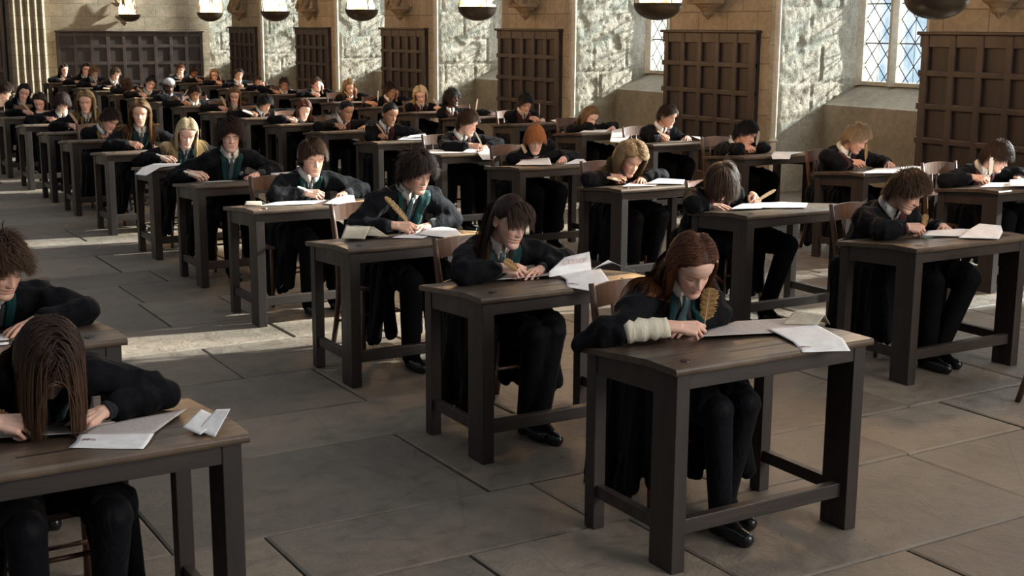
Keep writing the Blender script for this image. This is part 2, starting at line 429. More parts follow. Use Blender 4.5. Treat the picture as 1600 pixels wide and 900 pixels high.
def panelling(y0, y1, z1, n, flip=None):
    """oak wainscot on the window wall between y0 and y1"""
    t = empty(f'trim_{n}', (XW, y0, 0)); tag(t, kind='structure')
    bm = bmesh.new(); L = y1 - y0
    box(bm, -.035, 0.01, 0, L, 0, z1); obj('panel_backing', bm, M['panel_in'], t)
    bm = bmesh.new(); nc = 5; st = .075; pw = (L - .12 - st * (nc)) / nc
    ys = [0.0]; 
    for k in range(nc + 1):
        y = k * (pw + st); w = .12 if k == 0 else st
        box(bm, -.075, -.03, y, min(y + w, L), 0, z1, .012)
    rows = [.0, .17, .66, .73, 1.18, 1.25, 1.70]
    for z in (.0, .42, .77, 1.11, 1.44):
        box(bm, -.073, -.03, 0, L, z, z + (.16 if z == 0 else .065), .012)
    box(bm, -.064, -.03, 0, L, z1 - .12, z1, .006)
    obj('panel_frame', bm, M['panel'], t)
    bm = bmesh.new(); box(bm, -.10, .01, -.02, L + .02, z1, z1 + .035, .01); obj('panel_cap', bm, M['panel'], t)
PZ = 1.85
for k in range(len(recs) - 1):
    panelling(recs[k][1] + .0 + .0, recs[k + 1][0] - .0 , PZ, NT) if False else None
    a = recs[k][1]; b = recs[k + 1][0]
    panelling(a + .24, b - .02, PZ, NT); NT += 1
# end wall
def end_wall():
    Y = 32.65
    bm = bmesh.new(); box(bm, -7.6, 10.5, Y, Y + .4, -.02, HT); tag(obj('wall_back', bm, M['ashlar']), kind='structure')
    t = empty('trim_%d' % NT, (6.75, Y, 0)); tag(t, kind='structure')
    bm = bmesh.new(); box(bm, 0, 3.55, -.04, .01, 0, PZ - .12); obj('panel_backing', bm, M['panel_in'], t)
    bm = bmesh.new()
    for k in range(10): box(bm, k * .386, k * .386 + .08, -.07, -.03, 0, PZ - .12, .005)
    for z in (0, .5, .95, 1.36, PZ - .22): box(bm, 0, 3.55, -.068, -.03, z, z + .08, .005)
    obj('panel_frame', bm, M['panel'], t)
    bm = bmesh.new(); box(bm, -.03, 3.58, -.11, .01, PZ - .12, PZ - .08, .01); obj('panel_cap', bm, M['panel'], t)
    # stone pilaster with fluted shafts
    bm = bmesh.new(); x0, x1 = 5.62, 6.42; Yp = 32.0
    box(bm, x0, x1, Yp, Y + .02, 0, HT); box(bm, x0 - .06, x1 + .06, Yp - .06, Y, 0, .35, .02)
    for k in range(5): tube(bm, [(x0 + .08 + k * .16, Yp - .01, .35), (x0 + .08 + k * .16, Yp - .01, HT)], .055, 8)
    tag(obj('trim_%d' % (NT + 1), bm, M['ashlar']), kind='structure')
    # wooden screen door left of it
    d = empty('door_1', (2.6, Y, 0)); tag(d, kind='structure')
    bm = bmesh.new(); box(bm, 0, 3.0, -.10, .01, 0, 3.2); obj('door_leaf', bm, M['panel_in'], d)
    bm = bmesh.new()
    for k in range(7): box(bm, k * .48, k * .48 + .1, -.16, -.09, 0, 3.3, .008)
    for z in (0, .8, 1.55, 2.3, 3.2): box(bm, 0, 3.0, -.15, -.09, z, z + .12, .008)
    for k in range(6):   # pointed arches between the stiles
        xm = k * .48 + .29
        tube(bm, [(xm - .19, -.12, 1.95), (xm - .15, -.12, 2.12), (xm, -.12, 2.28), (xm + .15, -.12, 2.12), (xm + .19, -.12, 1.95)], .025, 6)
    obj('door_tracery', bm, M['panel'], d)
end_wall(); NT += 2
# carved stone corbels on the piers and the end wall
def corbel_mesh():
    bm = bmesh.new()
    # bracket: tapering drop, moulded shelf, a crouching beast above
    for z, r in ((2.04, .03), (2.08, .075), (2.13, .10), (2.17, .15)):
        ellipsoid(bm, (-.07, 0, z), (r, r * 1.15, .04), None, 12, 8)
    box(bm, -.26, .02, -.2, .2, 2.19, 2.25)
    ellipsoid(bm, (-.14, 0, 2.42), (.12, .11, .19)); ellipsoid(bm, (-.26, .02, 2.60), (.09, .07, .08)); ellipsoid(bm, (-.33, .03, 2.57), (.06, .045, .045))
    for s in (-1, 1):
        capsule(bm, (-.16, s * .09, 2.34), (-.24, s * .12, 2.24), .05, .035); capsule(bm, (-.22, s * .08, 2.48), (-.29, s * .10, 2.27), .032, .03)
        capsule(bm, (-.05, s * .10, 2.50), (-.02, s * .26, 2.78), .05, .02); capsule(bm, (-.04, s * .16, 2.5), (-.02, s * .27, 2.55), .04, .02)
    me = remesh(bm, .016, 2); me.shade_smooth(); return me
cme = corbel_mesh(); cme.materials.append(M['corbel'])
pier_words = ['nearest pier at right edge', 'second pier from the right', 'third pier from the right', 'fourth pier from the right', 'fifth pier from the right', 'sixth pier from the right']
for k in range(6):
    y = (recs[k][1] + recs[k + 1][0]) / 2
    o = bpy.data.objects.new('stone_corbel', cme); C.objects.link(o); o.location = (XW - .085, y, 0)
    tag(o, 'carved beast corbel of brown stone on the ' + pier_words[k], 'corbel', 'carved corbels along the window wall')
o = bpy.data.objects.new('stone_corbel', cme); C.objects.link(o); o.location = (8.35, 32.56, -.12); o.rotation_euler = (0, 0, PI / 2)
tag(o, 'carved beast corbel of stone on the end wall, above its dark panelling', 'corbel', 'carved corbels along the window wall')
# tie beam and fire bowls
bm = bmesh.new(); box(bm, 6.5, 6.7, 3, 32.8, 6.0, 6.25, .02); tag(obj('trim_%d' % NT, bm, M['panel']), kind='structure'); NT += 1
def flame_bm(rs):
    bm = bmesh.new()
    for k in range(20):
        a = rs.uniform(0, 2 * PI); r = rs.uniform(.03, .165); h = rs.choice((.09, .14, .2, .3, .42)) * rs.uniform(.8, 1.2)
        x, y = r * math.cos(a), r * math.sin(a); w = rs.uniform(.022, .05)
        dx, dy = rs.uniform(-.04, .04), rs.uniform(-.04, .04)
        pts = [(x, y, 0), (x + dx * .3, y + dy * .3, h * .3), (x - dx * .3, y - dy * .2, h * .6), (x + dx, y + dy, h)]
        tube(bm, pts, [w * .8, w, w * .55, .003], 7)
    return bm
bowls = [(5.86, 'at the right edge'), (8.77, 'second from the right'), (11.8, 'third from the right'), (14.65, 'fourth from the right'), (17.56, 'fifth from the right'), (20.45, 'sixth from the right'), (25.28, 'at the far left')]
for i, (y, w) in enumerate(bowls):
    rs = random.Random(40 + i)
    t = empty('fire_bowl', (6.6, y, 2.10)); tag(t, 'shallow bronze fire bowl with flames hanging over the desks, ' + w, 'fire bowl', 'hanging fire bowls')
    bm = bmesh.new(); pr = []
    for k in range(9): a = k / 8 * PI / 2; pr.append((.20 * math.sin(a), -.135 * math.cos(a)))
    pr += [(.207, .004), (.197, .006), (.18, -.03), (.12, -.08), (0.0, -.10)]
    rings = []
    for r, z in pr: rings.append([bm.verts.new((max(r, .001) * math.cos(2 * PI * q / 32), max(r, .001) * math.sin(2 * PI * q / 32), z)) for q in range(32)])
    for a, b in zip(rings, rings[1:]):
        for q in range(32): bm.faces.new((a[q], a[(q + 1) % 32], b[(q + 1) % 32], b[q]))
    bmesh.ops.remove_doubles(bm, verts=bm.verts, dist=.0005); bmesh.ops.recalc_face_normals(bm, faces=bm.faces)
    obj('bowl', bm, M['bronze'], t, True)
    bm = bmesh.new()
    for k in range(22):
        a = rs.uniform(0, 2 * PI); r = rs.uniform(0, .14); ellipsoid(bm, (r * math.cos(a), r * math.sin(a), -.035), (.03, .026, .022), None, 7, 5)
    obj('coals', bm, M['coal'], t)
    obj('flames', flame_bm(rs), M['flame'], t, True).location = (0, 0, -.02)
    for k in range(3):
        a = 2 * PI * k / 3 + .5; bm = bmesh.new()
        p0 = V((.195 * math.cos(a), .195 * math.sin(a), 0)); p1 = V((0, 0, .9))
        tube(bm, [p0, p1], .005, 5); obj('chain', bm, M['iron'], t)
    bm = bmesh.new(); tube(bm, [(0, 0, .88), (0, 0, 3.89)], .008, 6); obj('hanging_rod', bm, M['iron'], t)
    L = bpy.data.lights.new('flame_glow', 'POINT'); L.energy = 170; L.color = (1, .55, .22); L.shadow_soft_size = .14
    lo = bpy.data.objects.new('flame_glow', L); C.objects.link(lo); lo.parent = t; lo.location = (0, 0, .18)

# ------------------------------------------------------------ furniture
DW, DD, DH, OV = .898, .554, .76, .02
def lean_z(y):  # height of the desk top at local y
    return DH if y < .15 else DH - .043 * (y - .15) / (DD + OV - .15)
def make_desk():
    t = empty('school_desk')
    bm = bmesh.new()
    y0, y1 = -OV, DD + OV
    pr = [(y0 + .006, DH), (.15, DH), (y1, DH - .043), (y1 + .004, DH - .052), (y1, DH - .068), (.15, DH - .026), (y0 + .004, DH - .026), (y0, DH - .018), (y0, DH - .008)]
    prism(bm, pr, 'x', -OV, DW + OV, .002)
    obj('desktop', bm, M['desk_top'], t)
    bm = bmesh.new(); # pen groove and board joint
    box(bm, .30, .62, .085, .097, DH - .0005, DH + .0008); box(bm, -OV + .001, DW + OV - .001, .149, .151, DH - .002, DH + .0006)
    obj('pen_groove', bm, M['desk'], t)
    for x in (.085, DW - .10):
        bm = bmesh.new()
        tube(bm, [(x, .065, DH - .001), (x, .065, DH + .003)], [.021, .019], 20)
        w = obj('inkwell', bm, M['inkwell'], t)
    for x in (0.0, DW - .058):
        bm = bmesh.new(); box(bm, x, x + .058, 0, .135, 0, DH - .025, .003); obj('leg', bm, M['desk'], t)
        bm = bmesh.new(); box(bm, x, x + .052, DD - .062, DD, 0, DH - .066, .003); obj('leg', bm, M['desk'], t)
        bm = bmesh.new(); prism(bm, [(.13, DH - .027), (.16, DH - .027), (DD - .06, DH - .063), (DD - .06, DH - .14), (.13, DH - .12)], 'x', x + .004, x + .034, .002); obj('side_rail', bm, M['desk'], t)
        bm = bmesh.new(); box(bm, x + .010, x + .042, .13, DD - .06, .13, .18, .003); obj('stretcher', bm, M['desk_rail'], t)
    bm = bmesh.new(); box(bm, .055, DW - .055, .004, .034, DH - .085, DH - .025, .002); obj('front_rail', bm, M['desk_rail'], t)
    bm = bmesh.new(); box(bm, .05, DW - .05, DD - .04, DD - .015, DH - .125, DH - .066, .002); obj('back_rail', bm, M['desk_rail'], t)
    bm = bmesh.new(); box(bm, .055, DW - .055, .030, .068, .128, .185, .003); obj('stretcher', bm, M['desk_rail'], t)
    return t
def kids(o): return [c for c in bpy.data.objects if c.parent == o]
def dup(root, ks, loc, rz=0):
    r = root.copy(); C.objects.link(r); r.location = loc; r.rotation_euler = (0, 0, rz)
    for ch in ks:
        c = ch.copy(); C.objects.link(c); c.parent = r
    return r
def make_chair():
    # faces -Y; origin at floor under the seat centre
    t = empty('wooden_chair'); S = .42
    bm = bmesh.new()
    for z, w, d in ((S - .022, .185, .18), (S, .195, .19)): pass
    out = []
    for k in range(28):
        a = 2 * PI * k / 28; e = 2 / 3.2
        out.append((math.copysign(abs(math.cos(a)) ** e, math.cos(a)) * (.195 - .012 * math.sin(a)), math.copysign(abs(math.sin(a)) ** e, math.sin(a)) * .19))
    prism(bm, out, 'z', S - .024, S, .004); obj('seat', bm, M['chair'], t)
    for s in (-1, 1):
        bm = bmesh.new(); tube(bm, [(s * .165, -.155, S - .02), (s * .168, -.16, .2), (s * .175, -.17, 0)], [.018, .016, .012], 10); obj('leg', bm, M['chair'], t, True)
        bm = bmesh.new()   # back leg sweeps out, continues as the back post
        tube(bm, [(s * .185, .245, 0), (s * .18, .205, .14), (s * .172, .178, .30), (s * .17, .172, .42), (s * .172, .185, .58), (s * .178, .22, .76), (s * .182, .24, .865)],
             [.015, .017, .019, .02, .018, .016, .013], 10)
        obj('back_post', bm, M['chair'], t, True)
        bm = bmesh.new(); tube(bm, [(s * .168, -.16, .2), (s * .172, .19, .22)], .009, 8); obj('stretcher', bm, M['chair'], t, True)
    bm = bmesh.new(); tube(bm, [(-.168, -.162, .26), (.168, -.162, .26)], .009, 8); obj('stretcher', bm, M['chair'], t, True)
    bm = bmesh.new(); tube(bm, [(-.174, .185, .16), (.174, .185, .16)], .009, 8); obj('stretcher', bm, M['chair'], t, True)
    def rail(z0, z1, name):
        bm = bmesh.new(); n = 9; vs = []
        for k in range(n):
            x = -.172 + .344 * k / (n - 1); bow = .03 * (1 - (2 * k / (n - 1) - 1) ** 2)
            f = lambda z: .185 + (z - .58) * .19
            vs.append([bm.verts.new((x, f(z) + bow + o_, z + (.012 * (1 - (2 * k / (n - 1) - 1) ** 2) if z == z1 else 0))) for z, o_ in ((z0, -.006), (z1, -.006), (z1, .008), (z0, .008))])
        for a, b in zip(vs, vs[1:]):
            for q in range(4): bm.faces.new((a[q], b[q], b[(q + 1) % 4], a[(q + 1) % 4]))
        bm.faces.new(vs[0]); bm.faces.new(vs[-1][::-1]); bmesh.ops.recalc_face_normals(bm, faces=bm.faces)
        obj(name, bm, M['chair'], t)
    rail(.765, .85, 'top_rail'); rail(.60, .64, 'back_rail')
    for k in range(3):
        x = -.07 + .07 * k; bm = bmesh.new()
        tube(bm, [(x, .215, .63), (x, .24, .77)], .008, 8); obj('spindle', bm, M['chair'], t, True)
    return t
# ------------------------------------------------------------ people
def lut(z, tb):
    zs = np.array([a for a, b in tb]); vs = np.array([b for a, b in tb]); return np.interp(z, zs, vs)
F_T = [(-.120, .058), (-.116, .076), (-.108, .087), (-.097, .0915), (-.086, .089), (-.077, .0835), (-.068, .090), (-.060, .087), (-.052, .0925), (-.042, .088), (-.03, .087), (-.01, .084), (.003, .083), (.016, .088), (.03, .0935), (.05, .0935), (.07, .087), (.09, .068), (.105, .045), (.115, .022), (.120, 0)]
B_T = [(-.120, -.058), (-.112, -.035), (-.10, -.010), (-.085, .012), (-.07, .035), (-.055, .062), (-.03, .082), (0, .094), (.04, .100), (.07, .094), (.095, .070), (.11, .040), (.117, .020), (.120, 0)]
W_T = [(-.120, .004), (-.116, .018), (-.108, .029), (-.097, .037), (-.085, .041), (-.07, .0485), (-.05, .0555), (-.03, .063), (-.01, .067), (.01, .069), (.03, .0725), (.05, .073), (.07, .068), (.09, .054), (.105, .037), (.115, .019), (.120, 0)]
C_T = [(-.120, -.060), (-.10, -.048), (-.085, -.036), (-.06, -.016), (-.03, -.002), (0, .004), (.12, .006)]
def smooth_lut(z, tb):
    return (lut(z - .004, tb) + 2 * lut(z, tb) + lut(z + .004, tb)) / 4
def head_grid(nz, na, male=True, k=None):
    u = np.linspace(0, 1, nz); z = -.120 + .240 * (u + .018 * np.sin(2 * PI * u))
    z = -.120 * np.cos(PI * u) * .35 + (-.120 + .240 * u) * .65
    s = np.linspace(-1, 1, na + 1)[:-1]; t = np.sign(s) * np.abs(s) ** 1.3 * PI
    Z, T = np.meshgrid(z, t, indexing='ij')
    F = smooth_lut(Z, F_T); B = smooth_lut(Z, B_T); W = smooth_lut(Z, W_T) * (1.0 if male else .965); Cc = lut(Z, C_T)
    if male: W = W * (1 + .05 * np.exp(-((Z + .075) / .03) ** 2))
    ct, st = np.cos(T), np.sin(T); e = .88
    x = W * np.sign(st) * np.abs(st) ** e
    y = np.where(ct > 0, Cc - (F + Cc) * np.abs(ct) ** e, Cc + (B - Cc) * np.abs(ct) ** e)
    fr = np.clip(ct, 0, 1) ** .5
    g = lambda a, s_: np.exp(-(a / s_) ** 2)
    ax = np.abs(x)
    # nose
    nh = np.interp(Z, [-.042, -.036, -.028, -.01, .006, .018], [0, .014, .0255, .015, .0065, 0])
    nw = np.interp(Z, [-.04, -.028, -.01, .01], [.0115, .0115, .0085, .0075])
    y = y - fr * nh * np.exp(-(ax / nw) ** 2.4)
    y = y - fr * .0085 * g(ax - .0125, .0055) * g(Z + .031, .007)
    # eyes
    y = y + fr * .0115 * g(ax - .030, .017) * g(Z - .001, .0125)
    y = y - fr * .0085 * g(ax - .031, .0115) * g(Z - .0005, .0078)
    y = y - fr * (.0045 if male else .002) * g(ax - .027, .020) * g(Z - .021, .007)
    # cheeks, mouth, chin
    y = y - fr * .004 * g(ax - .040, .016) * g(Z + .028, .016)
    y = y + fr * .0015 * g(ax - .038, .016) * g(Z + .055, .018)
    y = y - fr * .0042 * g(ax, .0165) * (g(Z + .0525, .0045) + .9 * g(Z + .0665, .0055))
    y = y + fr * .003 * g(ax, .017) * g(Z + .0592, .0026)
    y = y + fr * .0035 * g(ax, .016) * g(Z + .078, .006)
    y = y + fr * .0018 * g(ax, .003) * g(Z + .045, .005)
    return np.stack([x, y, Z], -1), T
def grid_faces(nz, na, off=0, flip=False):
    fs = []
    for i in range(nz - 1):
        for j in range(na):
            a = off + i * na + j; b = off + i * na + (j + 1) % na; c = b + na; d = a + na
            fs.append((a, b, c, d) if not flip else (a, d, c, b))
    return fs
def head_geo(spec, nz, na):
    P, T = head_grid(nz, na, spec['male']); p = P.reshape(-1, 3); T = T.reshape(-1)
    skin = np.array(spec['skin']); col = np.tile(skin, (len(p), 1))
    x, y, z = p[:, 0], p[:, 1], p[:, 2]; ax = np.abs(x); front = (np.abs(T) < 1.3)
    g = lambda a, s_: np.exp(-(a / s_) ** 2)
    red = skin * np.array([1.05, .72, .70]); lip = skin * np.array([.90, .50, .50])
    def mixin(mask, c, w):
        nonlocal col
        ww = (mask * w)[:, None]; col = col * (1 - ww) + np.array(c) * ww
    mixin(g(ax - .042, .016) * g(z + .03, .016) * front, red, .55)
    mixin(g(ax, .012) * g(z + .030, .010) * front, red, .45)
    mixin(((ax / .0205) ** 2 + ((z + .0595) / .0100) ** 2 < 1) * front, lip, .6)
    mixin((g(z + .0592, .0013) * (ax < .019)) * front, skin * .4, .6)
    hb = np.array(spec['hair_col']); dz = .24 / nz * .62
    brow = np.abs(z - (.0195 + .10 * (ax - .03) * (ax < .03) - .12 * np.clip(ax - .034, 0, 1))) < max(.0026 if spec['male'] else .0018, dz)
    mixin((brow & (ax > .0135) & (ax < .049) & front), np.minimum(hb * .9, skin * .55), .8)
    lash = np.abs(z - (-.0045 - .0035 * np.cos((ax - .031) / .013 * 1.4))) < max(.0016, dz * .85)
    mixin((lash & (ax > .0185) & (ax < .0435) & front), (.02, .014, .012), .85)
    mixin(g(ax - .031, .014) * g(z - .003, .007) * front, skin * np.array([.80, .66, .64]), .45)
    vs = [p]; fs = grid_faces(nz, na); cols = [col]; off = len(p)
    # ears
    bm = bmesh.new(); n = 12 if nz > 50 else 8
    for s in (-1, 1):
        for v in bmesh.ops.create_uvsphere(bm, u_segments=n, v_segments=n - 2, radius=1)['verts']:
            q = v.co.copy(); r = math.hypot(q.y, q.z)
            h = q.x * .30
            v.co = V((s * (.0695 + .008 * r * r + h * .022 - .006 * (1 - r * r) * (h > 0) + q.y * .006), .010 + q.y * .0145 + q.z * .005, -.006 + q.z * .028 * (1 if q.z > 0 else .92)))
    bm.verts.index_update(); ev = np.array([v.co[:] for v in bm.verts]); ef = [tuple(v.index + off for v in f.verts) for f in bm.faces]; bm.free()
    vs.append(ev); fs += ef; cols.append(np.tile(red * .25 + skin * .70, (len(ev), 1)))
    return np.concatenate(vs), fs, np.concatenate(cols)

# hands: wrist at the origin, fingers +y, back of the hand +z, thumb towards -x (a right hand)
FING = [((-.029, .083, .003), (.041, .026, .020), .0091), ((-.0095, .088, .006), (.046, .029, .021), .0093), ((.0095, .084, .004), (.042, .027, .020), .0088), ((.0265, .075, 0), (.033, .020, .018), .0078)]
POSE = {
 'write': dict(c=[(26, 62, 40), (40, 66, 44), (52, 78, 50), (60, 80, 48)], sx=[-4, -2, 2, 6], th=[(-.020, .020, -.008), (-.040, .052, -.026), (-.046, .090, -.042), (-.037, .117, -.050)]),
 'flat': dict(c=[(14, 16, 8), (10, 14, 8), (12, 16, 8), (18, 18, 10)], sx=[-9, -2, 5, 13], th=[(-.020, .018, -.006), (-.044, .046, -.014), (-.062, .075, -.020), (-.068, .102, -.026)]),
 'relax': dict(c=[(26, 34, 22), (30, 40, 26), (36, 44, 28), (42, 46, 28)], sx=[-5, -1, 3, 9], th=[(-.020, .020, -.008), (-.042, .050, -.022), (-.054, .082, -.034), (-.054, .108, -.042)]),
}
HAND = {}
def hand_geo(pose, voxel):
    if (pose, voxel) in HAND: return HAND[(pose, voxel)]
    p = POSE[pose]; bm = bmesh.new(); nails = []
    for (b, L, r), cs, sx in zip(FING, p['c'], p['sx']):
        b = V(b); capsule(bm, (b.x * .55, .012, 0), b, .0145, .0115, 10)
        capsule(bm, (b.x * .8, .04, -.004), (b.x * .95, b.y - .012, -.006), .014, .011, 10)
        a = 0; q = b; rr = r
        for l, c in zip(L, cs):
            a += c; d = V((math.sin(R(sx)) * math.cos(R(a)), math.cos(R(a)), -math.sin(R(a))))
            e = q + d * l; capsule(bm, q, e, rr * 1.04, rr * .9, 10); q = e; rr *= .92
        nails.append(q)
    th = [V(t) for t in p['th']]
    for (a, b), (r0, r1) in zip(zip(th, th[1:]), ((.017, .0135), (.0125, .0105), (.0108, .0088))): capsule(bm, a, b, r0, r1, 10)
    capsule(bm, (-.012, .03, -.008), (-.028, .06, -.010), .014, .010, 10)
    capsule(bm, (0, -.05, -.002), (0, .012, -.001), .022, .021, 12); capsule(bm, (-.010, -.05, -.002), (-.012, .015, -.001), .019, .018, 12); capsule(bm, (.010, -.05, -.002), (.012, .015, -.001), .019, .017, 12)
    me = remesh(bm, voxel, 3, .5); v = me_arrays(me).copy().astype(float); f = polys(me); bpy.data.meshes.remove(me)
    HAND[(pose, voxel)] = (v, f); return v, f
PINCH = V((-.036, .126, -.054))

def ik(S, W, a, b, pole):
    d = W - S; L = d.length; m = (a + b) * .995
    if L > m: W = S + d * (m / L); L = m; d = W - S
    x = (a * a - b * b + L * L) / (2 * L); h = math.sqrt(max(a * a - x * x, 0))
    dn = d.normalized(); p = (pole - dn * pole.dot(dn)).normalized()
    return S + dn * x + p * h

def hairline(T):
    return np.interp(np.abs(T), [0, .45, .8, 1.15, 1.45, 1.75, 2.1, 2.6, PI], [.078, .074, .060, .040, .012, .012, -.035, -.065, -.072])
def sim_hair(spec, Rh, H, balls, n, width, seed):
    rs = np.random.RandomState(seed); st = spec['style']; male = spec['male']
    GN, GA = (84, 128) if spec['lod'] == 0 else (40, 60)
    P, T = head_grid(GN, GA, male); zz = P[..., 2]; mask = zz > hairline(T) - (.006 if st != 'pony' else 0)
    ii, jj = np.nonzero(mask[:-1]); w = np.maximum(np.linalg.norm(P[ii, jj][:, :2], axis=1), .01) * 1.0
    sel = rs.choice(len(ii), n, p=w / w.sum()); i, j = ii[sel], jj[sel]; j2 = (j + 1) % GA
    a, b = rs.rand(n, 1), rs.rand(n, 1)
    root = P[i, j] * (1 - a) * (1 - b) + P[i + 1, j] * a * (1 - b) + P[i, j2] * (1 - a) * b + P[i + 1, j2] * a * b
    cen = np.array([0, .004, .0]); rad = np.array([.0735, .098, .120])
    nrm = (root - cen) / rad ** 2; nrm /= np.linalg.norm(nrm, axis=1)[:, None]
    G = np.array((Rh.transposed() @ V((0, 0, -1)))[:])
    noise_d = rs.randn(n, 3)
    sgn = np.sign(root[:, 0] - spec.get('part', -.012) + rs.randn(n) * (.006 if spec.get('sweep', 1) > 0 else .016)); sgn[sgn == 0] = 1
    g = .25; L = np.full(n, .05); steps = 6; off = .010; fo = 0; curl = 0; nz_ = .15
    X = np.array([1., 0, 0]); Y = np.array([0, 1., 0]); Zv = np.array([0, 0, 1.])
    def tang(v): v = v - (v * nrm).sum(1)[:, None] * nrm; return v / (np.linalg.norm(v, axis=1)[:, None] + 1e-6)
    if st in ('short', 'crop'):
        L = (.030 if st == 'crop' else .045) + .018 * rs.rand(n); top = np.clip((root[:, 2] - .03) / .08, 0, 1)
        d = tang(-Y * 1.0 * top[:, None] + Zv * (-.9 * (1 - top))[:, None] + X * (sgn * .35)[:, None] + 0 * nrm) * 1.0 + nrm * (.22 + .22 * top)[:, None] + noise_d * .13; g = .10; steps = 6; nz_ = .10; off = .009
    elif st in ('messy', 'curlyshort'):
        L = .058 + .03 * rs.rand(n); top = np.clip((root[:, 2] - .0) / .09, 0, 1)
        d = tang(-Y * .9 * top[:, None] + Zv * (-1 * (1 - top))[:, None] + X * (sgn * .4)[:, None] + 0 * nrm) * 1.0 + nrm * .34 + noise_d * .22; g = .16; steps = 8; nz_ = .20; off = .012
        curl = .009 if st == 'curlyshort' else .004
    elif st in ('shaggy',):   # mop with a full fringe
        L = spec.get('shag', .068) + .03 * rs.rand(n); top = np.clip((root[:, 2]) / .09, 0, 1)
        d = tang(-Y * 1.1 * (root[:, 1] < .03)[:, None] + Zv * -.5 + X * (sgn * .45)[:, None] + 0 * nrm) * .9 + nrm * .25 + noise_d * .15; g = .22; steps = 9; off = .014; nz_ = .1
    elif st in ('long', 'wavy', 'curly', 'frizz'):
        ll = spec.get('len', .36); L = ll * (.75 + .3 * rs.rand(n)); steps = 22
        frt = np.clip((-root[:, 1]) / .06, 0, 1); d = tang(X * (sgn * 1.0)[:, None] + Zv * (-.6 + .45 * frt * (spec.get('sweep', 1) > 0))[:, None] + Y * (spec.get('sweep', .40) * (1 + .6 * frt))[:, None] + 0 * nrm) * 1.0 + nrm * .12 + noise_d * .05; g = .20; off = .010 + .011 * rs.rand(n); fo = spec.get('open', .062); nz_ = .03
        if st == 'wavy': curl = .010; off = off + .006
        if st == 'curly': curl = .017; off = off + .012; nz_ = .08
        if st == 'frizz': curl = .02; off = off + .02; nz_ = .15
    elif st == 'pony':
        L = np.full(n, .42) * (.8 + .25 * rs.rand(n)); steps = 24; off = .007 + .004 * rs.rand(n)
        bang = (root[:, 1] < -.028) & (root[:, 2] > .045) & (np.abs(root[:, 0]) < .062)
        d = tang(Y * 1.0 + Zv * (-.15) + 0 * nrm) + noise_d * .03
        d[bang] = (tang(-Y * .7 - Zv * .8 + X * .55) + nrm * .12 + noise_d * .05)[bang]
        L[bang] = .060 + .018 * rs.rand(bang.sum()); L[bang & (root[:, 0] > 0)] *= 1.25; g = .2
    elif st == 'tied':
        L = .075 + .02 * rs.rand(n); steps = 8; off = .006; d = tang(Y * 1.0 + Zv * -.1 + X * (sgn * .2)[:, None]) + noise_d * .03; g = .0; nz_ = .02
    if st in ('short', 'crop', 'messy', 'curlyshort'):   # shorter above the brow, swept to the side
        fr0 = np.clip((-root[:, 1] - .045) / .04, 0, 1); L = L * (1 - .42 * fr0); d = d + X * (.55 * fr0)[:, None] + nrm * (.25 * fr0)[:, None]
    d /= np.linalg.norm(d, axis=1)[:, None]; off = np.broadcast_to(off, (n,))
    pts = [root - nrm * .002]; p = root.copy(); h = (L / steps)[:, None]
    ph = rs.rand(n) * 6.28; s_back = spec.get('back', -.030)
    tie = np.array([0, .118, .030]); tied = np.zeros(n, bool)
    desk_n = np.array((Rh.transposed() @ V((0, 0, 1)))[:]); desk_d = (.755 - H.z)
    cols_pts = []
    for s in range(steps):
        gg = g
        if st == 'pony':
            long_ = ~bang; to = tie - p; dist = np.linalg.norm(to, axis=1); tied |= (dist < .034) & long_
            pull = long_ & ~tied; d[pull] = d[pull] * .5 + (to / dist[:, None])[pull] * .6
            d[tied] = d[tied] * .6 + G * .40 + noise_d[tied] * .03 + np.array([-.16, -.10, 0])
            hh = h.copy(); 
            d[bang] += G * .10
        else:
            if fo and s < 4 and spec.get('sweep', 1) > 0: gg = gg * .35
            d = d * (1 - gg) + G * gg + noise_d * nz_ * (.3 if s else 1) * .4
            hh = h
        d /= np.linalg.norm(d, axis=1)[:, None]
        p = p + d * hh
        o = off * min(1, (s + 1) / 2.5)
        if fo:   # keep the face clear
            fz = p[:, 2] < .086
            infr = (p[:, 1] < -.02) & (np.abs(p[:, 0]) < fo) & fz & (p[:, 2] > -.15)
            if spec.get('sweep', 1) == 0: far_ = (np.abs(p[:, 0]) > .085); p[far_, 0] += (np.sign(p[far_, 0]) * .082 - p[far_, 0]) * .22
            p[infr, 0] += (sgn[infr] * fo - p[infr, 0]) * .7
            bk = s_back; lo_ = fz & (p[:, 1] < bk) & (p[:, 2] > -.17); p[lo_, 1] += (bk - p[lo_, 1]) * .32
        rr = rad + o[:, None]; q = (p - cen) / rr; ql = np.linalg.norm(q, axis=1); ins = ql < 1
        p[ins] = cen + (q / ql[:, None])[ins] * rr[ins]
        if fo:
            hug = (~ins) & (p[:, 2] > -.035) & (s < (99 if spec.get('sweep', 1) > 0 else 5)); tgt = cen + (q / ql[:, None]) * rr; p[hug] += (tgt - p)[hug] * .6
        if st == 'tied': tgt = cen + (p - cen) / np.linalg.norm((p - cen) / rr, axis=1)[:, None]; p += (tgt - p) * .9
        for c, r in balls:
            v = p - c; dl = np.linalg.norm(v, axis=1); ins = dl < r + .006
            p[ins] = c + v[ins] / dl[ins][:, None] * (r + .006)
        hz = p @ desk_n - desk_d; lo = hz < .012
        p[lo] += desk_n * (.012 - hz[lo])[:, None]
        newd = p - pts[-1]; nl = np.linalg.norm(newd, axis=1); ok = nl > 1e-5
        d[ok] = newd[ok] / nl[ok][:, None]
        pts.append(p.copy())
    A = np.stack(pts, 1)   # n, steps+1, 3
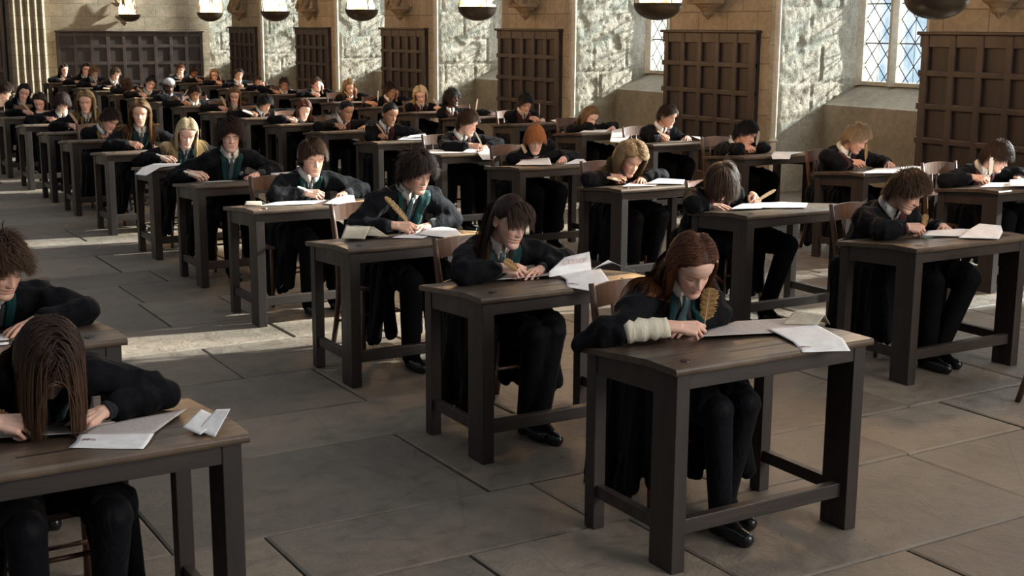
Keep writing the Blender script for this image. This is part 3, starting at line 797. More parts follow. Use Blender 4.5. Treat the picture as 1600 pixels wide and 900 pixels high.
    if curl:
        k = A.shape[1]; tt = np.linspace(0, 1, k)[None, :]
        ang = ph[:, None] + tt * L[:, None] * (75 if st != 'wavy' else 48); amp = curl * np.clip(tt * 2.2, 0, 1)
        side = np.cross(np.gradient(A, axis=1), (A - cen)); side /= np.linalg.norm(side, axis=2)[..., None] + 1e-9
        out = (A - cen) / (np.linalg.norm(A - cen, axis=2)[..., None] + 1e-9)
        A = A + side * (np.cos(ang) * amp)[..., None] + out * ((np.sin(ang) * .6 + .4) * amp)[..., None]
    k = A.shape[1]; tg = np.gradient(A, axis=1); out = A - cen; side = np.cross(tg, out); side /= np.linalg.norm(side, axis=2)[..., None] + 1e-9
    out = np.cross(side, tg); out /= np.linalg.norm(out, axis=2)[..., None] + 1e-9
    tt = np.linspace(0, 1, k); prof = np.interp(tt, [0, .15, .6, 1], [.5, 1, .8, .08])[None, :, None] * width * .5 * (.7 + .6 * rs.rand(n))[:, None, None]
    Lf = A - side * prof; Rt = A + side * prof; Md = A + out * prof * .55
    vs = np.stack([Lf, Md, Rt], 2).reshape(-1, 3)
    base = np.array(spec['hair_col']); var = (.65 + .6 * rs.rand(n, 1)) * np.array([1, 1, 1]); cs = base * var
    tipc = np.array(spec.get('tip_col', base * 1.15)); tw = np.clip(tt * 1.2 - .2, 0, 1)[None, :, None]
    cc = (cs[:, None, :] * (1 - tw) + (tipc * var)[:, None, :] * tw)[:, :, None, :].repeat(3, 2).reshape(-1, 3)
    idx = np.arange(n)[:, None, None] * k * 3 + np.arange(k - 1)[None, :, None] * 3 + np.arange(2)[None, None, :]
    q = np.stack([idx, idx + 1, idx + 4, idx + 3], -1).reshape(-1, 4)
    fs = [tuple(r) for r in q.tolist()]
    # scalp shell under the strands
    m2 = P[..., 2] > hairline(T) + .007; o2 = len(vs)
    c3 = np.array([0, .004, 0]); nn = (P - c3) / rad ** 2; nn /= np.linalg.norm(nn, axis=2)[..., None] + 1e-9
    Q = P + nn * np.where(m2, .0045, .0005)[..., None]; qf = []
    for a_ in range(GN - 1):
        for b_ in range(GA):
            c_ = (b_ + 1) % GA
            if m2[a_ + 1, b_] and m2[a_ + 1, c_] : qf.append((o2 + a_ * GA + b_, o2 + a_ * GA + c_, o2 + (a_ + 1) * GA + c_, o2 + (a_ + 1) * GA + b_))
    vs = np.concatenate([vs, Q.reshape(-1, 3)]); cc = np.concatenate([cc, np.tile(base * .6, (GN * GA, 1))])
    return vs, fs + qf, cc

def patch(bvh, org, X, U, N, D, rows, off, thick, name, mat, parent, uv=True):
    """cloth strip laid on the robe; rows = list of lists of (x, u) in the chest frame"""
    bm = bmesh.new(); uvl = bm.loops.layers.uv.new('UVMap'); g = []
    nr = len(rows)
    for i, row in enumerate(rows):
        line = []
        for j, (x, u) in enumerate(row):
            p = org + X * x + U * u; hit = bvh.ray_cast(p - D * .30, D, .6)
            q = hit[0] if hit[0] is not None and abs((hit[0] - p).dot(N)) < .20 else None
            line.append((q, (j / max(1, len(row) - 1), i / max(1, nr - 1))))
        g.append(line)
    prev = None
    for line in g:   # fill misses from neighbours
        for j, (q, t) in enumerate(line):
            if q is None and prev and prev[j][0] is not None: line[j] = (prev[j][0] + (-U) * .012, t)
        prev = line
    vv = [[(bm.verts.new(q - D * off), t) if q is not None else None for q, t in line] for line in g]
    for a, b in zip(vv, vv[1:]):
        for j in range(len(a) - 1):
            c = (a[j], a[j + 1], b[j + 1], b[j])
            if all(c) and max((c[0][0].co - c[2][0].co).length, (c[1][0].co - c[3][0].co).length) < .12:
                f = bm.faces.new([t[0] for t in c])
                for lp, t in zip(f.loops, c): lp[uvl].uv = t[1]
    loose = [v for v in bm.verts if not v.link_faces]
    bmesh.ops.delete(bm, geom=loose, context='VERTS')
    if not bm.faces: bm.free(); return None
    bmesh.ops.smooth_vert(bm, verts=bm.verts, factor=.5, use_axis_x=True, use_axis_y=True, use_axis_z=True)
    o = obj(name, bm, mat, parent, True)
    s = o.modifiers.new('s', 'SOLIDIFY'); s.thickness = thick; s.offset = 0
    return o

LOD = {0: dict(rv=.0095, nz=112, na=104, hv=.0024, hn=4300, hw=.0033), 1: dict(rv=.014, nz=72, na=64, hv=.0036, hn=1500, hw=.0056), 2: dict(rv=.022, nz=44, na=40, hv=.0055, hn=300, hw=.013)}
def wl(desk, x, y): return desk + V((x, y, 0))
def make_person(s):
    """s: desk (x,y), head (x,y,z), pitch, yaw, roll, house, style, hair_col, skin, male, hands"""
    q = LOD[s['lod']]; dx, dy = s['desk']; O = V((dx, dy, 0)); cx = dx + .45 + s.get('bx', 0)
    H = V(s['head']); Rh = (Matrix.Rotation(R(s['yaw']), 3, 'Z') @ Matrix.Rotation(R(s['pitch']), 3, 'X') @ Matrix.Rotation(R(s['roll']), 3, 'Y'))
    sc = s.get('scale', 1.0) * (1 if s['male'] else .96)
    tz = lambda y: lean_z(min(max(y - dy, 0), DD + .02))
    P = V((cx, dy + .73, .535)); neck0 = H + Rh @ V((0, .035, -.070))
    dn = (Rh @ V((0, .02, -1))).normalized() * .45 + (P - H).normalized() * .55 + V((0, .25, 0))
    N0 = neck0 + dn.normalized() * .075
    Sc = N0 + (P - N0).normalized() * .055 + V((0, .015, -.005))
    yawb = R(s.get('twist', 0)); Xd = V((math.cos(yawb), math.sin(yawb), s.get('tilt', 0))).normalized()
    sw = (.172 if s['male'] else .155) * sc
    SR = Sc - Xd * sw + V((0, -.015, -.01)); SL = Sc + Xd * sw + V((0, -.015, -.01))
    # hands
    hands = []
    lefty = s.get('lefty', False)
    for side in (-1, 1):   # -1 right hand (towards -X)
        is_w = (side == 1) if lefty else (side == -1)
        Sx = SR if side == -1 else SL
        pose = 'write' if is_w else s.get('lpose', 'flat')
        if is_w:
            nx, ny = s['nib']; Tn = V((nx, ny, tz(ny) + .004)); qd = V(s['qdir']).normalized()
            hd = V(s.get('hdir', (.45 * -side, -.85, -.10))).normalized()
            roll = R(s.get('hroll', 38)) * (1 if side == -1 else -1)
            yl = hd; zl = V((0, 0, 1)); zl = (zl - yl * zl.dot(yl)).normalized(); xl = yl.cross(zl)
            z2 = zl * math.cos(roll) + xl * math.sin(roll); x2 = yl.cross(z2)
            M3 = Matrix((x2, yl, z2)).transposed(); pin = V((PINCH.x * (1 if side == -1 else -1), PINCH.y, PINCH.z)) * .93 * sc
            Wp = Tn + V((qd.x * .3, qd.y * .3, 1)).normalized() * .030 - M3 @ pin
            lo = Wp.z - (tz(Wp.y) + .026)
            if lo < 0: Wp.z -= lo
        elif pose == 'none':
            hands.append(None); continue
        elif pose == 'cheek':
            Wp = H + Rh @ V((side * .085, -.045, -.115)); pose = 'relax'
            yl = (Rh @ V((side * .10, .02, 1))).normalized(); z2 = (Rh @ V((side * 1, -.35, 0))).normalized()
            z2 = (z2 - yl * z2.dot(yl)).normalized(); x2 = yl.cross(z2); M3 = Matrix((x2, yl, z2)).transposed()
        else:
            lx, ly = s['lhand']; yl = V(s.get('ldir', (-.55 * side, -.8, -.06))).normalized()
            Wp = V((lx, ly, tz(ly) + .030)) - yl * .05
            roll = R(s.get('lroll', 8)) * (1 if side == -1 else -1)
            zl = V((0, 0, 1)); zl = (zl - yl * zl.dot(yl)).normalized(); xl = yl.cross(zl)
            z2 = zl * math.cos(roll) + xl * math.sin(roll); x2 = yl.cross(z2); M3 = Matrix((x2, yl, z2)).transposed()
        pole = V((side * 1.0, .35, -.55))
        if s.get('lpose') == 'cheek' and not is_w: pole = V((side * .8, -.3, -1))
        E = ik(Sx, Wp, .285 * sc, .25 * sc, pole)
        if E.y < dy + DD + .06: E.z = max(E.z, tz(E.y) + .055)
        hands.append((Wp, M3, pose, E, side))
    # body mesh: fine head, fine hands, coarse trunk and limbs
    hv, hf, hc = head_geo(s, q['nz'], q['na']); hs = s.get('hscale', 1.0)
    Rn = np.array(Rh); hv = hv * hs @ Rn.T + np.array(H)
    bm = bmesh.new(); nr = .052 if s['male'] else .045
    capsule(bm, H + Rh @ V((0, .022, -.045)), N0, nr * .95, nr * 1.08, 16); capsule(bm, N0, Sc + V((0, .02, -.02)), nr * 1.02, .05)
    capsule(bm, Sc + V((0, .02, -.02)), P, .062, .09); capsule(bm, SR, SL, .038, .038); capsule(bm, N0 + V((0, .02, -.03)), SR, .024, .034); capsule(bm, N0 + V((0, .02, -.03)), SL, .024, .034)
    ank = s.get('ankles', [(-.10, .24), (.11, .30)]); kn = s.get('knees', [(-.115, .20), (.125, .20)])
    for h in hands:
        if h is None: continue
        capsule(bm, SR if h[4] < 0 else SL, h[3], .040, .036); capsule(bm, h[3], h[0] - h[1].col[1] * .01, .036, .0235 if s['male'] else .0215)
    legs = []
    for (kx, ky), (ax_, ay) in zip(kn, ank):
        K = V((cx + kx, dy + ky, .505)); A = V((cx + ax_, dy + ay, .085)); legs.append((K, A))
        capsule(bm, P + V((kx * .8, 0, -.02)), K, .075, .052); capsule(bm, K, A, .048, .032)
        capsule(bm, A, A + V((0, -.12, -.045)), .03, .022)
    bmm = remesh(bm, .010 if s['lod'] == 0 else (.014 if s['lod'] == 1 else .02), 4); bv = me_arrays(bmm).astype(float).copy(); bf = polys(bmm); bpy.data.meshes.remove(bmm)
    vs = [hv, bv]; off = len(hv) + len(bv); fs = hf + [tuple(i + len(hv) for i in f) for f in bf]
    skin = np.array(s['skin']); cols = [hc, np.tile(skin * .93, (len(bv), 1))]
    for h in hands:
        if h is None: continue
        v, f = hand_geo(h[2], q['hv']); v = v.copy() * .95 * sc
        kn_ = np.exp(-((v[:, 1] - .085 * sc) / .012) ** 2) * .5 + np.clip((v[:, 1] - .09) / .08, 0, 1) * .4
        if h[4] > 0: v[:, 0] *= -1; f = [t[::-1] for t in f]
        w = v @ np.array(h[1]).T + np.array(h[0])
        # rest on the desk
        yy = np.clip(w[:, 1] - dy, 0, DD); top = np.where(yy < .15, DH, DH - .043 * (yy - .15) / .424) + .002
        on = (w[:, 1] < dy + DD) & (w[:, 2] < top) & (w[:, 2] > top - .06); w[on, 2] = top[on]
        vs.append(w); fs += [tuple(i + off for i in t) for t in f]; off += len(w)
        kc = kn_[:, None]; cols.append(skin * (1 - kc) + skin * np.array([1.04, .80, .76]) * kc)
    me = mesh_from(np.concatenate(vs), fs, 'person', np.concatenate(cols))
    root = link('person', me, [M['skin']])
    # robe
    bm = bmesh.new()
    capsule(bm, P + V((-.055, .02, 0)), Sc - Xd * .055 + V((0, .02, -.02)), .125, .098, 16); capsule(bm, P + V((.055, .02, 0)), Sc + Xd * .055 + V((0, .02, -.02)), .125, .098, 16)
    capsule(bm, SR, SL, .068, .068); capsule(bm, N0 + V((0, .045, -.02)), SR, .050, .062); capsule(bm, N0 + V((0, .045, -.02)), SL, .050, .062)
    back = V((0, 1, 0)) if s['pitch'] < 70 else V((0, 1, 0))
    for a in (-70, -35, 0, 35, 70):   # hood bunched round the back of the neck
        b2 = (back * math.cos(R(a)) + Xd * math.sin(R(a))); ellipsoid(bm, N0 + b2 * .080 + V((0, .015, -.038 - .02 * math.cos(R(a)))), (.048, .045, .034 + .012 * math.cos(R(a))))
    capsule(bm, Sc + V((0, .10, -.03)), Sc + V((0, .125, -.16)), .07, .045)
    rolled = s.get('rolled', False)
    for h in hands:
        if h is None: continue
        Wp, M3, pose, E, side = h; Sx = SR if side < 0 else SL; fd = (Wp - E)
        if rolled and side < 0:
            capsule(bm, Sx, E + (Sx - E) * .12, .072, .066); capsule(bm, E + V((0, .04, 0)), E, .060, .056)
            capsule(bm, E + V((-.02, .03, 0)), E + V((-.10, .10, -.055)), .065, .035)
        else:
            e2 = E + fd * .70
            capsule(bm, Sx, E, .066, .058); capsule(bm, E, e2, .060, .050)
            if s['lod'] < 2:
                dr = V((0, .03, -.012)); capsule(bm, E + fd * .15 + dr, e2 + dr, .058, .046)
    lap = s.get('lap', True)
    for (K, A), sd in zip(legs, (-1, 1)):
        capsule(bm, P + V((sd * .10, 0, -.02)), K + V((sd * .01, .06, .01)), .108, .078)
    for sd in (-1, 1):
        dr = s.get('drapeR' if sd < 0 else 'drapeL', .09); x0 = cx + sd * .17; rg = random.Random(s['seed'] * 2 + sd); nk = 8
        for k in range(nk):
            t = k / (nk - 1); y_ = dy + .36 + .42 * t; hem = dr + .10 * (1 - t) ** 2 + rg.uniform(-.015, .02)
            ox = sd * (.035 + .03 * math.sin(k * 1.9 + s['seed'])) ; oy = .05 * (t - .5) + rg.uniform(-.015, .015)
            capsule(bm, (x0, y_, .53), (x0 + ox * .6, y_ + oy * .4, .34), .052, .038, 8); capsule(bm, (x0 + ox * .6, y_ + oy * .4, .34), (x0 + ox * 1.2, y_ + oy, hem), .038, .034, 8)
    capsule(bm, (cx - .15, dy + .78, .50), (cx + .15, dy + .78, .50), .075, .075)
    rm = remesh(bm, q['rv'], 3 if s['lod'] < 2 else 1); rv = me_arrays(rm).astype(float).copy(); nv = np.empty(len(rm.vertices) * 3, np.float32)
    rm.vertices.foreach_get('normal', nv); nv = nv.reshape(-1, 3)
    sd0 = V((s['seed'] * 3.1, s['seed'] * 1.7, 0)); disp = np.empty(len(rv))
    for i, (x, y, z) in enumerate(rv):
        lw = 1 if z < .62 else 0
        n1 = noise.noise(V((x * 13, y * 13, z * (2.2 if lw else 7))) + sd0); n2 = noise.noise(V((x * 26 + z * 6, y * 24, z * (4 if lw else 13))) + sd0)
        n3 = noise.noise(V((x * 7 + y * 5, y * 8 - x * 4, z * (1.6 if lw else 10))) + sd0)
        r1 = 1 - abs(n1) * 2.4; r3 = 1 - abs(n3) * 2.6
        disp[i] = (.012 if lw else .0085) * r1 + (.012 if lw else .010) * r3 + .004 * n2 - (.012 if lw else .009)
    rv = rv + nv * disp[:, None]
    yy = rv[:, 1] - dy; xx = rv[:, 0] - dx
    top = np.where(yy < .15, DH, DH - .043 * (yy - .15) / .424) + .0015
    ind = (yy < DD + .028) & (yy > -.03) & (xx > -.03) & (xx < DW + .03)
    up = ind & (rv[:, 2] < top) & (rv[:, 2] > top - .075); rv[up, 2] = top[up]
    dn_ = ind & (rv[:, 2] >= .61) & (rv[:, 2] < top - .07); rv[dn_, 2] = .61
    rm.vertices.foreach_set('co', rv.astype(np.float32).ravel()); rm.update(); rm.shade_smooth(); rm.name = 'robe'
    robe = link('robe', rm, [M['robe']], root)
    bvh = BVHTree.FromPolygons([tuple(v) for v in rv], polys(rm))
    # trousers or tights, shoes
    bm = bmesh.new(); tw = .018 if s['male'] else .008
    for K, A in legs:
        capsule(bm, P + V(((K.x - cx) * .8, 0, -.02)), K, .078 + tw, .056 + tw); capsule(bm, K, A + V((0, .0, -.01 if not s['male'] else -.02)), .052 + tw, .038 + tw * .9); capsule(bm, A + V((0, 0, -.005)), A + V((0, -.12, -.048)), .036, .026)
    lm = remesh(bm, max(.012, q['rv']), 3); lm.shade_smooth(); link('trousers' if s['male'] else 'tights', lm, [M['trouser' if s['male'] else 'tights']], root)
    if s['lod'] < 2:
        for K, A in legs:
            bm = bmesh.new(); b = A + V((0, .02, 0)); f_ = A + V((0, -.155, 0))
            capsule(bm, (b.x, b.y, .040), (b.x, b.y - .05, .045), .036, .036); capsule(bm, (b.x, b.y - .06, .04), (f_.x, f_.y, .030), .036, .029)
            capsule(bm, (b.x, b.y + .005, .012), (b.x, b.y - .03, .012), .028, .030); capsule(bm, (b.x, b.y - .10, .016), (f_.x, f_.y + .01, .014), .035, .027)
            capsule(bm, A, (A.x, A.y + .005, .05), .034, .036)
            sm = remesh(bm, .008, 2); a = me_arrays(sm).copy(); a[:, 2] = np.maximum(a[:, 2], .0008); sm.vertices.foreach_set('co', a.ravel()); sm.shade_smooth(); link('shoe', sm, [M['shoe']], root)
    # chest: jumper, shirt, tie, lining
    U = (Sc - P).normalized(); N = U.cross(Xd) * 1.0; N = -N if N.y > 0 else N; N.normalize()
    D = -(N + U * .30).normalized(); org = Sc + N * .08; hs_ = s['house']; f = .8 if s['male'] else .72
    nr_ = 12 if s['lod'] < 2 else 5
    us = [(.075 - .30 * i / nr_) for i in range(nr_ + 1)]
    hw = lambda u: np.interp(u, [-.24, -.05, .04, .08], [.020, .050, .060, .062]) * f
    patch(bvh, org, Xd, U, N, D, [[(hw(u) * t, u) for t in (-1, -.5, 0, .5, 1)] for u in us], .004, .004, 'jumper', M['jumper'], root)
    lw = s.get('lapel', .034)
    for sd in (-1, 1):
        wv = lw * (s.get('lapelL', 1) if sd > 0 else s.get('lapelR', 1))
        lw_ = lambda u: wv * np.interp(u, [-.24, -.1, .08], [.45, 1, 1.25])
        o = patch(bvh, org, Xd, U, N, D, [[(sd * (hw(u) * .92 + lw_(u) * t), u) for t in (0, .33, .66, 1)] for u in us + []], .008, .005, 'hood_lining', M['lin_' + hs_], root)
        if o: tag(o, {'green': 'dark green', 'red': 'maroon', 'yellow': 'mustard', 'blue': 'navy blue'}[hs_] + ' robe lining')
    us2 = [.085, .06, .035, .01, -.015, -.04]
    patch(bvh, org, Xd, U, N, D, [[(np.interp(u, [-.04, .02, .085], [.004, .034, .048]) * f * t, u) for t in (-1, -.5, 0, .5, 1)] for u in us2], .008, .003, 'shirt_front', M['shirt'], root)
    patch(bvh, org, Xd, U, N, D, [[(np.interp(u, [-.16, -.03, .03, .045], [.021, .019, .010, .016]) * t, u) for t in (-1, 0, 1)] for u in np.linspace(.048, -.16, 9)], .014, .006, 'tie', M['tie_' + hs_], root)
    # collar round the neck
    ax = (N0 - neck0).normalized() * -1; cxa = Xd; cya = ax.cross(cxa).normalized()
    if cya.y < 0: cya = -cya
    bm = bmesh.new(); na = 20; rows = []
    for k in range(na + 1):
        a = -PI + 2 * PI * k / na + 0; a = (-PI / 2) + .16 + (2 * PI - .32) * k / na
        dirv = cxa * math.cos(a) + cya * math.sin(a); fr = max(0, -math.sin(a))
        cN = N0 + ax * .022
        r0 = nr * 1.10; pt = .030 * max(0, 1 - abs(((k / na) if k < na / 2 else 1 - k / na)) * 6)
        rows.append([bm.verts.new(cN + dirv * r0 + ax * .022 * (1 - fr * .4)), bm.verts.new(cN + dirv * (r0 + .006) + ax * (.030 * (1 - fr * .35))), bm.verts.new(cN + dirv * (r0 + .017 + fr * .006) - ax * (.014 + pt) - cya * pt * .25)])
    for a, b in zip(rows, rows[1:]):
        for j in range(2): bm.faces.new((a[j], a[j + 1], b[j + 1], b[j]))
    o = obj('shirt_collar', bm, M['shirt'], root, True); so = o.modifiers.new('s', 'SOLIDIFY'); so.thickness = .003
    # cuffs
    for h in hands:
        if h is None: continue
        Wp, M3, pose, E, side = h; fd = Wp - E; bm = bmesh.new()
        if rolled and side < 0:
            e0 = E + fd * .05; n_ = 9
            tube(bm, [E + fd * (.10 + .76 * k / n_) + V((0, 0, .003 * (k % 2))) for k in range(n_ + 1)], [.038 + .005 * math.sin(k * 2.3) * (1 if k < n_ - 1 else 0) + .010 * (1 - k / n_) for k in range(n_ + 1)], 16, cap=False)
            mt = M['cream']; nm = 'shirt_sleeve'
        else:
            rr = .030 if s['male'] else .028
            wc = s.get('whitecuff', False) if not (s.get('whitecuff') == 'L' and side < 0) else False
            tube(bm, [E + fd * .70, E + fd * .80, E + fd * (.93 if s['male'] else .95), E + fd * (.94 if s['male'] else .96)], [rr + .008, rr + .004, rr, rr - .003], 16, cap=False)
            mt = M['shirt'] if wc else M['jumper']; nm = 'sleeve_cuff'
        o = obj(nm, bm, mt, root, True); so = o.modifiers.new('s', 'SOLIDIFY'); so.thickness = .003
    # hair
    Ri = Rh.transposed(); loc = lambda p: np.array((Ri @ (V(p) - H))[:])
    balls = [(loc(Sc), .11), (loc(SR), .082), (loc(SL), .082), (loc(Sc * .7 + SR * .3), .092), (loc(Sc * .7 + SL * .3), .092), (loc(Sc * .7 + P * .3), .14), (loc(Sc * .4 + P * .6), .15), (loc(N0), .055)]
    nst = int(q['hn'] * (1.35 if s['style'] in ('long', 'wavy', 'curly', 'pony', 'frizz') else 1.0)); wd = q['hw'] * (1.15 if s['style'] in ('long', 'pony', 'tied', 'shaggy') else 1)
    v, f, c = sim_hair(s, Rh, H, balls, nst, wd, s['seed'])
    v = v * hs @ Rn.T + np.array(H)
    if s['style'] == 'tied':
        bm = bmesh.new(); ellipsoid(bm, H + Rh @ V((0, .105, .01)), (.035, .03, .035)); bm.verts.index_update(); k0 = len(v)
        v = np.concatenate([v, np.array([t.co[:] for t in bm.verts])]); f = f + [tuple(t.index + k0 for t in ff.verts) for ff in bm.faces]; c = np.concatenate([c, np.tile(np.array(s['hair_col']), (len(bm.verts), 1))]); bm.free()
    link('hair', mesh_from(v, f, 'hair', c), [M['hair']], root)
    if s.get('clip'):
        bm = bmesh.new(); capsule(bm, H + Rh @ V((.074, -.040, .052)), H + Rh @ V((.082, -.03, .035)), .005, .005); tag(obj('hair_clip', bm, M['shaft'], root, True), 'pale hair clip')
    if s.get('band'):
        bm = bmesh.new(); tube(bm, [H + Rh @ V((.083 * math.cos(a), .0, .083 * 1.45 * math.sin(a) + .012)) for a in np.linspace(0, PI, 14)], .006, 6); obj('hair_band', bm, M['nib'], root, True)
    if s.get('cap'):
        bm = bmesh.new(); ellipsoid(bm, H + Rh @ V((0, .01, .06)), (.092, .118, .075)); cm = remesh(bm, .01, 1); tag(link('knitted_cap', cm, [M['badge']], root), 'grey close-fitting cap')
    if s.get('badge'):
        bm = bmesh.new()
        for k in range(9):
            a = 2 * PI * k / 9; 
            x = .092 + .016 * math.cos(a); u = -.10 + .019 * math.sin(a); p = org + Xd * x + U * u; hh = bvh.ray_cast(p - D * .3, D, .6)
            x2 = .092 + .007 * math.cos(a + .5); u2 = -.10 + .009 * math.sin(a + .5); p2 = org + Xd * x2 + U * u2; h2 = bvh.ray_cast(p2 - D * .3, D, .6)
            if hh[0] and h2[0]: tube(bm, [hh[0] - D * .004, h2[0] - D * .004], .0028, 5)
        if bm.verts: tag(obj('robe_crest', bm, M['badge'], root), 'small silver embroidered crest')
        else: bm.free()
    tag(root, s['label'], 'person', 'students writing at the desks')
    # quill
    if s.get('quill', True):
        nx, ny = s['nib']; Tn = V((nx, ny, tz(ny) + .0035)); make_quill(Tn, V(s['qdir']).normalized(), s)
    return root

QB = {'brown': ((.42, .25, .10), (.16, .075, .025)), 'white': ((.74, .70, .62), (.60, .54, .44)), 'tan': ((.62, .47, .30), (.36, .24, .12)), 'grey': ((.42, .38, .34), (.25, .21, .18))}
def make_quill(T, d, s):
    L = s.get('qlen', .27); wid = s.get('qwid', .020); curve = V(s.get('qcurve', (0, 0, -.03))); kind = s.get('qcol', 'tan')
    c0, c1 = QB[kind]; n = 26 if s['lod'] < 2 else 10
    rs = random.Random(s['seed'])
    nrm = V(s.get('qface', (-.45, -.85, .2))); nrm = (nrm - d * nrm.dot(d)).normalized(); sd = d.cross(nrm).normalized()
    cen = lambda t: V(T) + d * (L * t) + curve * (t * t)
    t0 = empty('quill_pen', tuple(T))
    bm = bmesh.new(); tube(bm, [cen(t) - V(T) for t in np.linspace(0.0, 1, 12)], [.0008] + [.0021 - .0016 * t for t in np.linspace(.08, 1, 11)], 6)
    obj('shaft', bm, M['shaft'], t0, True)
    bm = bmesh.new(); tube(bm, [cen(t) - V(T) for t in (0, .02, .04)], [.0006, .0018, .0021], 6); obj('nib', bm, M['nib'], t0)
    bm = bmesh.new(); ca = []
    for side in (-1, 1):
        w_ = wid * (1.0 if side > 0 else .72); cuts = [rs.uniform(.35, .95) for _ in range(2)]
        grid = []
        for i in range(n + 1):
            t = .30 + .70 * i / n; pr = np.interp(t, [.30, .36, .5, .8, .93, 1.0], [.12, .7, .95, 1.0, .8, .10])
            zig = .90 + .10 * ((i % 2) * 2 - 1) * (1 if kind in ('brown', 'tan') else .4)
            for cu in cuts:
                if abs(t - cu) < .012: zig *= .72
            row = []
            for j in range(4):
                u = j / 3; p = cen(min(1, t + .05 * u * (1 - t * .5))) + sd * (side * w_ * pr * u * (zig if j == 3 else 1)) - nrm * (.10 * w_ * pr * u * u) - V(T)
                v = bm.verts.new(p); row.append(v)
                bar = .5 + .5 * math.sin(t * 62 + u * 2.4); bar = 1 if (bar > .62 and u > .2) else 0
                k = bar if kind in ('brown', 'tan') else 0
                if kind == 'brown': col = [c1[q] * (1 - k) + (.60, .42, .22)[q] * k if j == 3 else c0[q] * (1 - k * .75) + c1[q] * k * .75 for q in range(3)]
                else: col = [c0[q] * (1 - k * .6) + c1[q] * k * .6 for q in range(3)]
                ca.append(col)
            grid.append(row)
        for a, b in zip(grid, grid[1:]):
            for j in range(3): bm.faces.new((a[j], a[j + 1], b[j + 1], b[j]))
    me = bpy.data.meshes.new('vane'); bm.to_mesh(me); bm.free(); set_col(me, np.array(ca))
    o = link('vane', me, [M['feather']], t0); so = o.modifiers.new('s', 'SOLIDIFY'); so.thickness = .0009
    tag(t0, s['qlabel'], 'quill', 'quill pens in the students\' hands')
